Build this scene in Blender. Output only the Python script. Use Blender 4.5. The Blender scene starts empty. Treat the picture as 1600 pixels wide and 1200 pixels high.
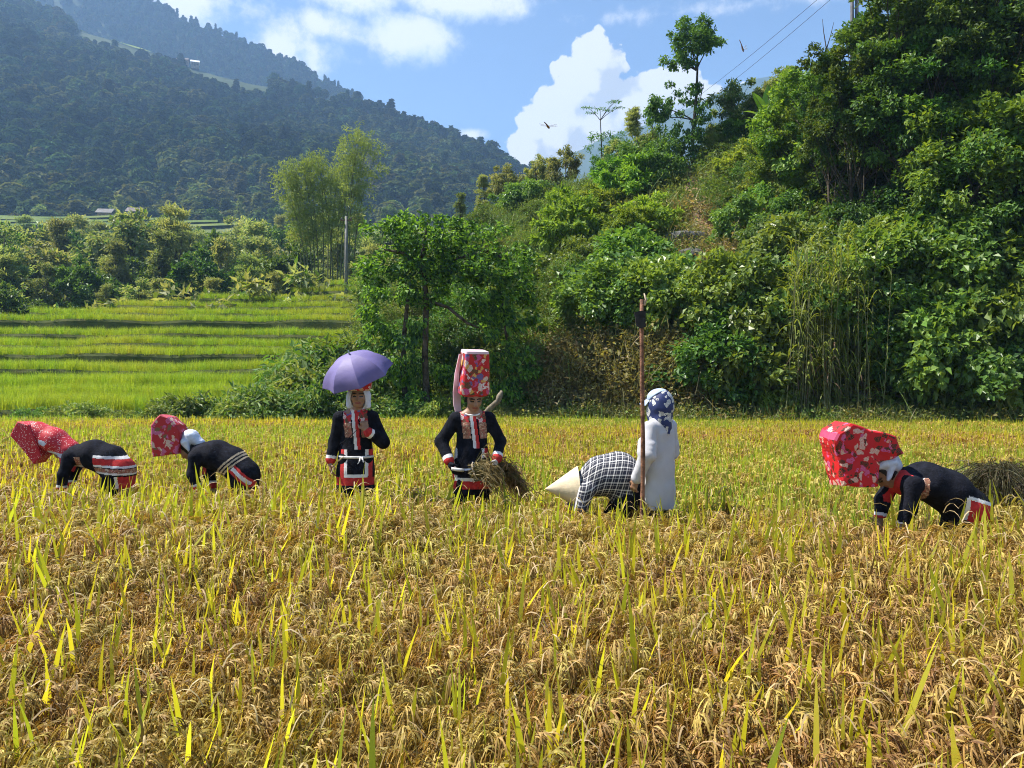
import bpy, math, random
import numpy as np
from mathutils import Vector, Matrix, Euler

# ------------------------------------------------------------------ camera, sky, sun, exposure
SC = bpy.context.scene
COL = SC.collection
F, CAMZ = 1232.0, 1.52          # focal length in photo pixels (1600 wide), eye height over the field
cam = bpy.data.cameras.new('camera'); camo = bpy.data.objects.new('camera', cam); COL.objects.link(camo)
cam.sensor_width = 36.0; cam.lens = F / 1600.0 * 36.0
cam.clip_start = 0.05; cam.clip_end = 20000
camo.location = (0, 0, CAMZ); camo.rotation_euler = (math.radians(90), 0, 0)
SC.camera = camo

SUN_AZ, SUN_EL = math.radians(-82), math.radians(57)      # azimuth from +Y towards +X
to_sun = Vector((math.sin(SUN_AZ) * math.cos(SUN_EL), math.cos(SUN_AZ) * math.cos(SUN_EL), math.sin(SUN_EL)))
sl = bpy.data.lights.new('sun', 'SUN'); sl.energy = 5.0; sl.angle = math.radians(0.53); sl.color = (1.0, 0.94, 0.84)
so = bpy.data.objects.new('sun', sl); COL.objects.link(so)
so.rotation_euler = (-to_sun).to_track_quat('-Z', 'Y').to_euler(); so.location = (-40, 40, 60)
SC.view_settings.view_transform = 'Standard'; SC.view_settings.look = 'None'
SC.view_settings.gamma = 1.0; SC.view_settings.use_curve_mapping = False
SC.view_settings.exposure = 1.2
SC.cycles.max_bounces = 5; SC.cycles.diffuse_bounces = 3; SC.cycles.glossy_bounces = 2
SC.cycles.transmission_bounces = 3; SC.cycles.transparent_max_bounces = 4; SC.cycles.volume_bounces = 1
SC.cycles.pixel_filter_type = 'BLACKMAN_HARRIS'; SC.cycles.filter_width = 1.05
SC.cycles.use_denoising = True; SC.cycles.denoiser = 'OPENIMAGEDENOISE'; SC.cycles.denoising_prefilter = 'NONE'; SC.cycles.denoising_input_passes = 'RGB_ALBEDO_NORMAL'; SC.cycles.sample_clamp_indirect = 6.0
SC.cycles.use_adaptive_sampling = True; SC.cycles.adaptive_threshold = 0.02


def V3(a): return Vector((float(a[0]), float(a[1]), float(a[2])))
def P(px, py, Y): return np.array((Y * (px - 800) / F, Y, CAMZ + Y * (600 - py) / F))


class NT:
    """terse node-tree builder"""
    def __init__(s, tree): s.t = tree; s.n = tree.nodes; s.l = tree.links
    def node(s, typ, **kw):
        n = s.n.new(typ)
        for k, v in kw.items(): setattr(n, k, v)
        return n
    def put(s, sock, v):
        if isinstance(v, bpy.types.NodeSocket): s.l.new(v, sock)
        elif v is not None:
            if isinstance(v, (tuple, list)) and sock.type == 'RGBA' and len(v) == 3: v = (*v, 1)
            sock.default_value = v
    def math(s, op, a, b=None, c=None, clamp=False):
        n = s.n.new('ShaderNodeMath'); n.operation = op; n.use_clamp = clamp
        s.put(n.inputs[0], a); s.put(n.inputs[1], b)
        if c is not None: s.put(n.inputs[2], c)
        return n.outputs[0]
    def vmath(s, op, a, b=None, out=0, scale=None):
        n = s.n.new('ShaderNodeVectorMath'); n.operation = op
        s.put(n.inputs[0], a); s.put(n.inputs[1], b)
        if scale is not None: s.put(n.inputs['Scale'], scale)
        return n.outputs[out]
    def mix(s, f, a, b, blend='MIX'):
        n = s.n.new('ShaderNodeMix'); n.data_type = 'RGBA'; n.blend_type = blend; n.clamp_factor = True
        s.put(n.inputs[0], f); s.put(n.inputs[6], a); s.put(n.inputs[7], b)
        return n.outputs[2]
    def ss(s, x, lo, hi, a=0.0, b=1.0):
        n = s.n.new('ShaderNodeMapRange'); n.interpolation_type = 'SMOOTHSTEP'
        s.put(n.inputs[0], x); s.put(n.inputs[1], lo); s.put(n.inputs[2], hi); s.put(n.inputs[3], a); s.put(n.inputs[4], b)
        return n.outputs[0]
    def noise(s, vec, scale, detail=4, rough=0.55, dist=0.0, out=0):
        n = s.n.new('ShaderNodeTexNoise'); s.put(n.inputs['Vector'], vec)
        n.inputs['Scale'].default_value = scale; n.inputs['Detail'].default_value = detail
        n.inputs['Roughness'].default_value = rough; n.inputs['Distortion'].default_value = dist
        return n.outputs[out]
    def voro(s, vec, scale, feature='F1', out='Distance', rand=1.0):
        n = s.n.new('ShaderNodeTexVoronoi'); n.feature = feature; s.put(n.inputs['Vector'], vec)
        n.inputs['Scale'].default_value = scale; n.inputs['Randomness'].default_value = rand
        return n.outputs[out]
    def ramp(s, f, stops, interp='LINEAR'):
        n = s.n.new('ShaderNodeValToRGB'); n.color_ramp.interpolation = interp
        e = n.color_ramp.elements
        while len(e) < len(stops): e.new(0.5)
        for q, (p, c) in zip(e, stops): q.position = p; q.color = (*c, 1)
        s.put(n.inputs[0], f); return n.outputs[0]


# sky: physical daylight with cumulus clouds drawn in directions of the sky
world = bpy.data.worlds.new('World'); SC.world = world; world.use_nodes = True
w = NT(world.node_tree); w.n.clear()
out = w.node('ShaderNodeOutputWorld'); bg = w.node('ShaderNodeBackground')
sky = w.node('ShaderNodeTexSky', sky_type='NISHITA'); sky.sun_disc = False
sky.sun_elevation = SUN_EL; sky.sun_rotation = SUN_AZ; sky.altitude = 600
sky.air_density = 1.0; sky.dust_density = 0.35; sky.ozone_density = 2.2
tc = w.node('ShaderNodeTexCoord')
DIR = tc.outputs['Generated']


def azel(px, py):
    x, z = (px - 800) / F, (600 - py) / F
    return math.atan2(x, 1), math.atan2(z, math.hypot(x, 1))


def cloud_density(dirv):
    sep = w.node('ShaderNodeSeparateXYZ'); w.put(sep.inputs[0], dirv)
    az = w.math('ARCTAN2', sep.outputs[0], sep.outputs[1])
    el = w.math('ARCSINE', sep.outputs[2])
    big = w.noise(dirv, 9.0, 5, 0.6)
    fine = w.noise(dirv, 30.0, 6, 0.62)
    # heaped cloud: puffs (photo direction x, y, radius x, radius y)
    heap = None
    for (px, py, rx, ry) in CUMULUS:
        a, e = azel(px, py)
        dx = w.math('DIVIDE', w.math('SUBTRACT', az, a), rx / F)
        dy = w.math('DIVIDE', w.math('SUBTRACT', el, e), ry / F)
        r = w.math('SQRT', w.math('ADD', w.math('MULTIPLY', dx, dx), w.math('MULTIPLY', dy, dy)))
        d = w.math('SUBTRACT', 1.0, r)
        if heap is None: heap = d
        else: heap = w.math('SMOOTH_MAX', heap, d, 0.12)
    puff = w.math('SUBTRACT', 1.0, w.voro(w.vmath('ADD', dirv, w.vmath('SCALE', w.noise(dirv, 40, 3, out=1), scale=0.02)), 38.0, 'SMOOTH_F1'))
    heap = w.math('ADD', heap, w.math('MULTIPLY', w.math('SUBTRACT', puff, 0.62), 0.75))
    puff2 = w.math('SUBTRACT', 1.0, w.voro(w.vmath('ADD', dirv, w.vmath('SCALE', w.noise(dirv, 70, 2, out=1), scale=0.012)), 95.0, 'SMOOTH_F1'))
    heap = w.math('ADD', heap, w.math('MULTIPLY', w.math('SUBTRACT', puff2, 0.62), 0.38))
    heap = w.math('ADD', heap, w.math('MULTIPLY', w.math('SUBTRACT', fine, 0.5), 0.85))
    # soft scattered clouds all over the sky, thicker high up on the left
    soft = None
    for (px, py, rx, ry, g) in WISPS:
        a, e = azel(px, py)
        dx = w.math('DIVIDE', w.math('SUBTRACT', az, a), rx / F)
        dy = w.math('DIVIDE', w.math('SUBTRACT', el, e), ry / F)
        r = w.math('SQRT', w.math('ADD', w.math('MULTIPLY', dx, dx), w.math('MULTIPLY', dy, dy)))
        d = w.math('MULTIPLY', w.math('SUBTRACT', 1.0, r), g)
        soft = d if soft is None else w.math('MAXIMUM', soft, d)
    sc_ = w.math('MULTIPLY', w.math('SUBTRACT', w.noise(dirv, 3.1, 6, 0.6), 0.60), 3.0)      # scattered elsewhere
    high = w.ss(el, 0.50, 0.62)
    soft = w.math('MAXIMUM', soft, w.math('SUBTRACT', sc_, w.math('SUBTRACT', 1.4, w.math('MULTIPLY', high, 1.4))))
    soft = w.math('ADD', soft, w.math('MULTIPLY', w.math('SUBTRACT', big, 0.5), 1.5))
    soft = w.math('ADD', soft, w.math('MULTIPLY', w.math('SUBTRACT', fine, 0.5), 1.5))
    return heap, soft


CUMULUS = [(922, 86, 46, 34), (930, 118, 52, 46), (905, 150, 58, 50), (880, 185, 62, 52), (862, 215, 66, 48), (825, 232, 42, 36),
           (935, 190, 80, 70), (985, 170, 70, 48), (1030, 140, 56, 36), (1060, 165, 70, 60), (960, 230, 130, 60), (1110, 190, 70, 60)]
WISPS = [(450, 72, 85, 62, 1.1), (500, 38, 75, 30, .9), (410, 18, 60, 22, .7), (640, 55, 100, 48, 1.15), (720, 5, 150, 38, 1.15), (560, -10, 160, 40, .8),
         (738, 210, 34, 13, 1.0), (280, 5, 110, 40, .9), (620, 90, 60, 22, .5), (1060, 20, 260, 12, .25)]
h0, s0 = cloud_density(DIR)
off = w.vmath('NORMALIZE', w.vmath('ADD', DIR, tuple(to_sun * 0.035)))
h1, s1 = cloud_density(off)
ha = w.ss(h0, -0.02, 0.10); sa = w.math('MULTIPLY', w.ss(s0, 0.0, 0.75), 0.9)
hs = w.ss(w.math('SUBTRACT', h1, h0), -0.34, 0.16)                 # thicker towards the sun = shaded side
hcol = w.mix(hs, (5.8, 5.8, 5.8), (3.7, 3.95, 4.35))
scol = w.mix(w.ss(w.math('SUBTRACT', s1, s0), -0.4, 0.6), (6.3, 6.3, 6.4), (4.9, 5.4, 6.0))
c = w.mix(sa, sky.outputs[0], scol)
c = w.mix(ha, c, hcol)
w.put(bg.inputs[0], c); bg.inputs[1].default_value = 0.078
w.l.new(bg.outputs[0], out.inputs[0])
world.cycles.sampling_method = 'MANUAL'; world.cycles.sample_map_resolution = 256

# ------------------------------------------------------------------ helpers
def put_props(o, label=None, cat=None, group=None, kind=None):
    if label: o['label'] = label
    if cat: o['category'] = cat
    if group: o['group'] = group
    if kind: o['kind'] = kind
    return o


def empty(name, loc=(0, 0, 0), rz=0.0, **kw):
    o = bpy.data.objects.new(name, None); COL.objects.link(o); o.empty_display_size = 0.2
    o.location = V3(loc); o.rotation_euler = (0, 0, rz)
    return put_props(o, **kw)


def link(name, mesh, parent=None, loc=None, **kw):
    o = bpy.data.objects.new(name, mesh); COL.objects.link(o)
    if parent is not None: o.parent = parent
    if loc is not None: o.location = V3(loc)
    return put_props(o, **kw)


def copy_tree(root, loc, rz=0.0, scale=1.0, tilt=(0, 0), **kw):
    r = root.copy(); COL.objects.link(r)
    r.location = V3(loc); r.rotation_euler = (tilt[0], tilt[1], rz)
    r.scale = (scale, scale, scale) if np.isscalar(scale) else scale
    put_props(r, **kw)
    for ch in root.children:
        c2 = ch.copy(); COL.objects.link(c2); c2.parent = r
    return r


class MB:
    """collects polygons with a material index and a random value per face"""
    def __init__(s): s.v = []; s.f = []; s.fs = []; s.m = []; s.r = []; s.n = 0
    def add(s, verts, faces, mat=0, rnd=0.5):
        verts = np.asarray(verts, float).reshape(-1, 3)
        if isinstance(faces, np.ndarray): k, q = faces.shape; s.f.append(faces.ravel() + s.n); s.fs.append(np.full(k, q))
        else:
            k = len(faces); s.f.append(np.array([i for f in faces for i in f], np.int64) + s.n); s.fs.append(np.array([len(f) for f in faces], np.int64))
        s.v.append(verts); s.n += len(verts)
        s.m.append(np.broadcast_to(np.asarray(mat, np.int32), k)); s.r.append(np.broadcast_to(np.asarray(rnd, np.float32), k))
    def strip(s, pts, wid, side, mat=0, rnd=0.5):
        pts = np.asarray(pts, float); n = len(pts); wid = np.broadcast_to(wid, n)[:, None]
        side = np.broadcast_to(np.asarray(side, float), (n, 3))
        v = np.empty((2 * n, 3)); v[0::2] = pts - side * wid / 2; v[1::2] = pts + side * wid / 2
        s.add(v, np.arange(n - 1)[:, None] * 2 + np.array([0, 1, 3, 2])[None, :], mat, rnd)
    def tube(s, pts, rad, sides=6, mat=0, rnd=0.5, cap=True):
        pts = np.asarray(pts, float); n = len(pts); rad = np.broadcast_to(rad, n)
        d = np.gradient(pts, axis=0); d /= np.linalg.norm(d, axis=1)[:, None] + 1e-9
        ref = np.array((0.0, 0, 1)) if abs(d[:, 2]).mean() < 0.85 else np.array((1.0, 0, 0))
        a = np.cross(d, ref); a /= np.linalg.norm(a, axis=1)[:, None] + 1e-9; b = np.cross(d, a)
        th = np.arange(sides) * 2 * math.pi / sides
        v = pts[:, None, :] + rad[:, None, None] * (np.cos(th)[None, :, None] * a[:, None, :] + np.sin(th)[None, :, None] * b[:, None, :])
        fs = []
        for i in range(n - 1):
            for j in range(sides):
                k = (j + 1) % sides
                fs.append((i * sides + j, i * sides + k, (i + 1) * sides + k, (i + 1) * sides + j))
        if cap: fs.append(tuple(range(sides))[::-1]); fs.append(tuple((n - 1) * sides + j for j in range(sides)))
        s.add(v.reshape(-1, 3), fs, mat, rnd)
    def leaves(s, pos, axis, nrm, L, W, mat=0, rnd=None, fold=0.15, droop=0.12, rng=None):
        N = len(pos); L = np.broadcast_to(L, N)[:, None]; W = np.broadcast_to(W, N)[:, None]
        axis = axis / (np.linalg.norm(axis, axis=1)[:, None] + 1e-9)
        side = np.cross(nrm, axis); side /= np.linalg.norm(side, axis=1)[:, None] + 1e-9
        up = np.cross(axis, side)
        v = np.empty((N, 4, 3))
        v[:, 0] = pos
        v[:, 1] = pos + axis * L * 0.45 + side * W * 0.5 + up * W * fold
        v[:, 2] = pos + axis * L - up * L * droop
        v[:, 3] = pos + axis * L * 0.45 - side * W * 0.5 + up * W * fold
        k = (np.arange(N) * 4)[:, None] + np.arange(4)[None, :]
        s.add(v.reshape(-1, 3), k, mat, rnd if rnd is not None else 0.5)
    def box(s, c, half, R=None, mat=0):
        c = np.asarray(c, float); R = np.eye(3) if R is None else R
        q = np.array([(x, y, z) for x in (-1, 1) for y in (-1, 1) for z in (-1, 1)], float) * half
        s.add(c + q @ R.T, [(0, 1, 3, 2), (4, 6, 7, 5), (0, 4, 5, 1), (2, 3, 7, 6), (0, 2, 6, 4), (1, 5, 7, 3)], mat)
    def mesh(s, name, mats, smooth=False):
        me = bpy.data.meshes.new(name)
        v = np.concatenate(s.v).astype(np.float32); f = np.concatenate(s.f).astype(np.int32); fs = np.concatenate(s.fs).astype(np.int32)
        me.vertices.add(len(v)); me.vertices.foreach_set('co', v.ravel())
        me.loops.add(len(f)); me.loops.foreach_set('vertex_index', f)
        me.polygons.add(len(fs)); me.polygons.foreach_set('loop_start', np.concatenate([[0], np.cumsum(fs)[:-1]]).astype(np.int32))
        for m in mats: me.materials.append(m)
        me.polygons.foreach_set('material_index', np.concatenate(s.m).astype(np.int32))
        me.polygons.foreach_set('use_smooth', np.full(len(fs), bool(smooth)))
        me.update(calc_edges=True)
        a = me.attributes.new('rnd', 'FLOAT', 'FACE'); a.data.foreach_set('value', np.concatenate(s.r).astype(np.float32))
        return me


FB = {}
def fbm(p, seed=0, octaves=4, base=1.0):
    """smooth pseudo-noise from sums of sines, p (...,k)"""
    p = np.asarray(p, float); key = (seed, octaves, base, p.shape[-1])
    if key not in FB:
        r = np.random.RandomState(seed); K, ph, am = [], [], []
        for o in range(octaves):
            for _ in range(3):
                k = r.normal(size=p.shape[-1]); k /= np.linalg.norm(k)
                K.append(k * base * 2.03 ** o); ph.append(r.uniform(0, 6.28)); am.append(.5 ** o / 3)
        FB[key] = (np.array(K).T, np.array(ph), np.array(am))
    K, ph, am = FB[key]
    return np.sin(p @ K + ph) @ am


# ------------------------------------------------------------------ materials
def mat(name):
    m = bpy.data.materials.new(name); m.use_nodes = True; m.node_tree.nodes.clear()
    t = NT(m.node_tree); o = t.node('ShaderNodeOutputMaterial'); return m, t, o


def plain(name, col, rough=0.7, var=0.12, scale=6.0, bump=0.0, spec=0.3, metal=0.0, sheen=0.0, coords='Object'):
    m, t, o = mat(name); b = t.node('ShaderNodeBsdfPrincipled')
    tc = t.node('ShaderNodeTexCoord').outputs[coords]
    n = t.noise(tc, scale, 5, 0.6)
    d = tuple(x * (1 - var * 2) for x in col); e = tuple(min(1, x * (1 + var * 2)) for x in col)
    t.put(b.inputs['Base Color'], t.mix(t.ss(n, 0.3, 0.7), d, e))
    b.inputs['Roughness'].default_value = rough; b.inputs['Specular IOR Level'].default_value = spec; b.inputs['Metallic'].default_value = metal
    if sheen: b.inputs['Sheen Weight'].default_value = sheen
    if bump:
        bp = t.node('ShaderNodeBump'); bp.inputs['Strength'].default_value = bump; bp.inputs['Distance'].default_value = 0.02
        t.put(bp.inputs['Height'], t.noise(tc, scale * 4, 4)); t.l.new(bp.outputs[0], b.inputs['Normal'])
    t.l.new(b.outputs[0], o.inputs[0]); return m


def leafy(name, c1, c2, trans=0.35, tcol=None, rough=0.5, spec=0.25, objvar=0.25, tint=None, tint2=None):
    """leaf: colour differs from leaf to leaf (rnd) and plant to plant; light shines through"""
    m, t, o = mat(name)
    a = t.node('ShaderNodeAttribute', attribute_name='rnd').outputs['Fac']
    col = t.mix(a, c1, c2)
    if tint is not None:
        ti = t.node('ShaderNodeAttribute', attribute_name='tint', attribute_type='INSTANCER').outputs['Fac']
        col = t.mix(ti, col, t.mix(a, tint, tint2 or tint))
        orn = t.node('ShaderNodeAttribute', attribute_name='seed', attribute_type='INSTANCER').outputs['Fac']
    else:
        orn = t.node('ShaderNodeObjectInfo').outputs['Random']
    hs = t.node('ShaderNodeHueSaturation')
    t.put(hs.inputs['Hue'], t.math('ADD', 0.5, t.math('MULTIPLY', t.math('SUBTRACT', orn, 0.5), 0.06 * objvar / 0.25)))
    t.put(hs.inputs['Value'], t.math('ADD', 1 - objvar, t.math('MULTIPLY', t.math('FRACT', t.math('MULTIPLY', orn, 7.31)), 2 * objvar)))
    t.put(hs.inputs['Color'], col); col = hs.outputs[0]
    b = t.node('ShaderNodeBsdfPrincipled'); t.put(b.inputs['Base Color'], col)
    b.inputs['Roughness'].default_value = rough; b.inputs['Specular IOR Level'].default_value = spec
    tr = t.node('ShaderNodeBsdfTranslucent')
    t.put(tr.inputs['Color'], t.mix(1.0, col, tcol or (1.5, 1.35, 0.55), 'MULTIPLY'))
    mx = t.node('ShaderNodeMixShader'); mx.inputs[0].default_value = trans
    t.l.new(b.outputs[0], mx.inputs[1]); t.l.new(tr.outputs[0], mx.inputs[2]); t.l.new(mx.outputs[0], o.inputs[0])
    return m


def patchy(name, cols, scale, rough=0.9, bump=0.3, coords='Object', detail=6):
    """ground: colours blended by noise"""
    m, t, o = mat(name); b = t.node('ShaderNodeBsdfPrincipled'); tc = t.node('ShaderNodeTexCoord').outputs[coords]
    n = t.noise(tc, scale, detail, 0.62)
    k = len(cols); t.put(b.inputs['Base Color'], t.ramp(n, [(0.3 + 0.4 * i / (k - 1), c) for i, c in enumerate(cols)]))
    b.inputs['Roughness'].default_value = rough; b.inputs['Specular IOR Level'].default_value = 0.15
    bp = t.node('ShaderNodeBump'); bp.inputs['Strength'].default_value = bump; bp.inputs['Distance'].default_value = 0.1
    t.put(bp.inputs['Height'], t.noise(tc, scale * 5, 5)); t.l.new(bp.outputs[0], b.inputs['Normal'])
    t.l.new(b.outputs[0], o.inputs[0]); return m


# ------------------------------------------------------------------ scattered stuff (geometry nodes instances)
def variants(name, meshes):
    c = bpy.data.collections.new(name)
    for i, me in enumerate(meshes):
        c.objects.link(bpy.data.objects.new(f'{name}_{i:02d}', me))
    return c


def scatter(name, pts, coll, nvar, rng, scale=1.0, tint=0.0, tilt=0.12, vid=None, rot=None, **kw):
    pts = np.asarray(pts, float); N = len(pts)
    me = bpy.data.meshes.new(name); me.vertices.add(N); me.vertices.foreach_set('co', pts.astype(np.float32).ravel())
    def att(nm, typ, val, key='value'):
        a = me.attributes.new(nm, typ, 'POINT'); a.data.foreach_set(key, np.ascontiguousarray(val).ravel())
    if rot is None:
        rot = np.stack([rng.normal(0, tilt, N), rng.normal(0, tilt, N), rng.uniform(0, 6.283, N)], 1)
    att('rot', 'FLOAT_VECTOR', rot.astype(np.float32), 'vector')
    sc = np.asarray(scale, float)
    if sc.ndim < 2: sc = np.repeat(np.broadcast_to(sc, N)[:, None], 3, 1)
    att('scl', 'FLOAT_VECTOR', sc.astype(np.float32), 'vector')
    att('tint', 'FLOAT', np.broadcast_to(tint, N).astype(np.float32))
    att('seed', 'FLOAT', rng.uniform(0, 1, N).astype(np.float32))
    att('vid', 'INT', (rng.randint(0, nvar, N) if vid is None else vid).astype(np.int32))
    me.update()
    o = link(name, me, **kw)
    g = bpy.data.node_groups.new('scatter_' + name, 'GeometryNodeTree')
    g.interface.new_socket('Geometry', in_out='INPUT', socket_type='NodeSocketGeometry')
    g.interface.new_socket('Geometry', in_out='OUTPUT', socket_type='NodeSocketGeometry')
    n = g.nodes; gi = n.new('NodeGroupInput'); go = n.new('NodeGroupOutput')
    ip = n.new('GeometryNodeInstanceOnPoints'); ci = n.new('GeometryNodeCollectionInfo')
    ci.inputs['Collection'].default_value = coll; ci.inputs['Separate Children'].default_value = True; ci.inputs['Reset Children'].default_value = True
    def na(nm, typ):
        q = n.new('GeometryNodeInputNamedAttribute'); q.data_type = typ; q.inputs['Name'].default_value = nm
        return [x for x in q.outputs if x.enabled and x.name == 'Attribute'][0]
    e2r = n.new('FunctionNodeEulerToRotation'); g.links.new(na('rot', 'FLOAT_VECTOR'), e2r.inputs[0])
    g.links.new(gi.outputs[0], ip.inputs['Points']); g.links.new(ci.outputs[0], ip.inputs['Instance'])
    ip.inputs['Pick Instance'].default_value = True
    g.links.new(na('vid', 'INT'), ip.inputs['Instance Index'])
    g.links.new(e2r.outputs[0], ip.inputs['Rotation']); g.links.new(na('scl', 'FLOAT_VECTOR'), ip.inputs['Scale'])
    g.links.new(ip.outputs[0], go.inputs[0])
    md = o.modifiers.new('scatter', 'NODES'); md.node_group = g
    return o


def jgrid(x0, x1, y0, y1, s, rng, jit=0.45):
    xs = np.arange(x0, x1, s); ys = np.arange(y0, y1, s); X, Y = np.meshgrid(xs, ys)
    p = np.stack([X.ravel(), Y.ravel()], 1); return p + rng.uniform(-jit, jit, p.shape) * s
# ------------------------------------------------------------------ terrain
M = {}
M['soil'] = patchy('field_soil', [(.05, .033, .018), (.10, .07, .035), (.14, .10, .05)], 3.0)
M['hill'] = patchy('hill_soil', [(.05, .055, .02), (.11, .085, .045), (.17, .115, .065), (.09, .09, .03)], 0.55)
M['path'] = patchy('path_earth', [(.17, .10, .055), (.26, .17, .10), (.33, .23, .14)], 1.8)
M['valley'] = patchy('valley_grass', [(.05, .075, .025), (.09, .12, .035), (.13, .14, .05)], 0.06)
M['forest_floor'] = patchy('forest_floor', [(.02, .035, .015), (.035, .055, .02), (.05, .07, .025)], 0.03)
M['far'] = patchy('far_forest', [(.02, .035, .02), (.045, .065, .03), (.075, .09, .04)], 0.012, bump=1.0)
M['meadow'] = patchy('meadow_grass', [(.12, .18, .04), (.18, .24, .055), (.25, .28, .08)], 0.09, bump=0.2)
M['vfield'] = patchy('valley_rice', [(.07, .12, .028), (.12, .17, .04), (.17, .20, .055)], 0.08, bump=0.2)
M['riser'] = patchy('terrace_bank', [(.045, .065, .018), (.075, .09, .025), (.10, .10, .035)], 1.5)  # green bank, its colour darkened to stand in for shade below the rice tips

VY = [(-3000, -.06), (30, -.06), (64, 3.6), (100, 6.5), (160, 17), (240, 41), (300, 59), (345, 70), (420, 74), (9000, 74)]
def valley_z(y): return np.interp(y, [a for a, _ in VY], [b for _, b in VY])


def sheet(name, grid, material, smooth=True, **kw):
    a, b, _ = grid.shape
    idx = np.arange(a * b).reshape(a, b)
    fs = np.stack([idx[:-1, :-1], idx[:-1, 1:], idx[1:, 1:], idx[1:, :-1]], -1).reshape(-1, 4)
    m = MB(); m.add(grid.reshape(-1, 3), fs); return link(name, m.mesh(name, [material], smooth), **kw)


# one ground sheet out to the horizon (flat paddy here, climbing valley floor behind)
rad = np.concatenate([[0.01], np.geomspace(3, 2600, 150)]); ang = np.radians(np.linspace(0, 360, 241))
RR, AA = np.meshgrid(rad, ang, indexing='ij')
gx, gy = RR * np.sin(AA), RR * np.cos(AA)
gz = valley_z(gy) + np.clip((gy - 60) / 60, 0, 1) * 1.2 * fbm(np.stack([gx, gy], -1), 3, 3, 0.05)
sheet('ground', np.stack([gx, gy, gz], -1)[:, ::-1], M['valley'], kind='structure', label='valley floor climbing away behind the fields')

pg = np.stack(np.meshgrid(np.linspace(-45, 45, 91), np.linspace(-12, 30.5, 44), indexing='ij'), -1)
pz = 0.02 * fbm(pg, 5, 3, 1.3)
sheet('paddy_field', np.concatenate([pg, pz[..., None]], -1), M['soil'], kind='structure', label='dark earth of the ripe rice paddy')


def column_sheet(px, tvals, base, ridge, prof, back, noise):
    """slope built column by column: base -> ridge -> down behind"""
    out = np.zeros((len(px), len(tvals), 3))
    for i, x in enumerate(px):
        out[i] = slope_pt(x, tvals, base, ridge, prof, back, noise)
    return out


def slope_pt(x, t, base, ridge, prof, back, noise):
    t = np.atleast_1d(np.asarray(t, float))
    Yb, zb = base(x); Yr, zr = ridge(x)
    Y = Yb + (Yr - Yb) * np.minimum(t, 1) + np.maximum(t - 1, 0) * back[0]
    z = zb + (zr - zb) * prof(np.minimum(t, 1)) - np.maximum(t - 1, 0) * back[1]
    X = Y * (x - 800) / F
    p = np.stack([X, Y, z], -1)
    p[:, 2] += noise[0] * fbm(p[:, :2], noise[2], 4, noise[1]) * np.clip(t * 5, 0, 1)
    return p


HB = [(480, 34), (620, 32), (700, 31), (800, 30.3), (900, 29.6), (1000, 29.2), (1180, 28.6), (1300, 28), (1600, 27.2), (2400, 27)]
HR = [(480, 60, 468), (560, 64, 462), (620, 68, 440), (700, 72, 385), (800, 70, 318), (900, 60, 292), (1000, 53, 272), (1080, 49, 252), (1180, 51, 205),
      (1300, 56, 140), (1450, 58, 100), (1600, 60, 70), (1900, 60, 20), (2400, 60, -60)]
def h_base(x): return np.interp(x, [a[0] for a in HB], [a[1] for a in HB]), -0.3
def h_ridge(x):
    Y = np.interp(x, [a[0] for a in HR], [a[1] for a in HR]); py = np.interp(x, [a[0] for a in HR], [a[2] for a in HR])
    return Y, CAMZ + Y * (600 - py) / F
h_prof = lambda t: 0.12 * np.clip(t * 12, 0, 1) * (1 - t) + t ** 0.95
H_ARGS = (h_base, h_ridge, h_prof, (60, 30), (0.45, 0.45, 11))
def hill_pt(px, t): return slope_pt(px, t, *H_ARGS)[0]
def proj(p): return 800 + F * p[0] / p[1], 600 - F * (p[2] - CAMZ) / p[1]
def hill_at(px, py):
    lo, hi = 0.0, 1.0
    for _ in range(24):
        mid = (lo + hi) / 2
        if proj(hill_pt(px, mid))[1] > py: lo = mid
        else: hi = mid
    return hill_pt(px, (lo + hi) / 2)
sheet('hillside', column_sheet(np.linspace(560, 2300, 130), np.concatenate([np.linspace(0, 1, 60), np.linspace(1.04, 2, 14)]), *H_ARGS),
      M['hill'], kind='structure', label='steep overgrown hillside rising to the right of the paddy')
# worn earth path up the hillside: a strip laid just over it
tr_y = [(228, 1062), (262, 1070), (300, 1086), (350, 1100), (392, 1112), (430, 1098), (470, 1070)]
def trail_x(py): return np.interp(py, [a for a, _ in tr_y], [b for _, b in tr_y])
tg = []
for py in np.linspace(240, 462, 40):
    wv = 15 + 7 * math.sin(py * 0.11) + (py - 240) * 0.05
    tg.append([hill_at(trail_x(py) + k * wv, py) + np.array((0, -0.05, 0.10 - 0.08 * abs(k) ** 2)) for k in np.linspace(-1, 1, 9)])
sheet('dirt_path', np.array(tg), M['path'], kind='structure', label='bare brown earth path climbing the overgrown hillside')

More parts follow.
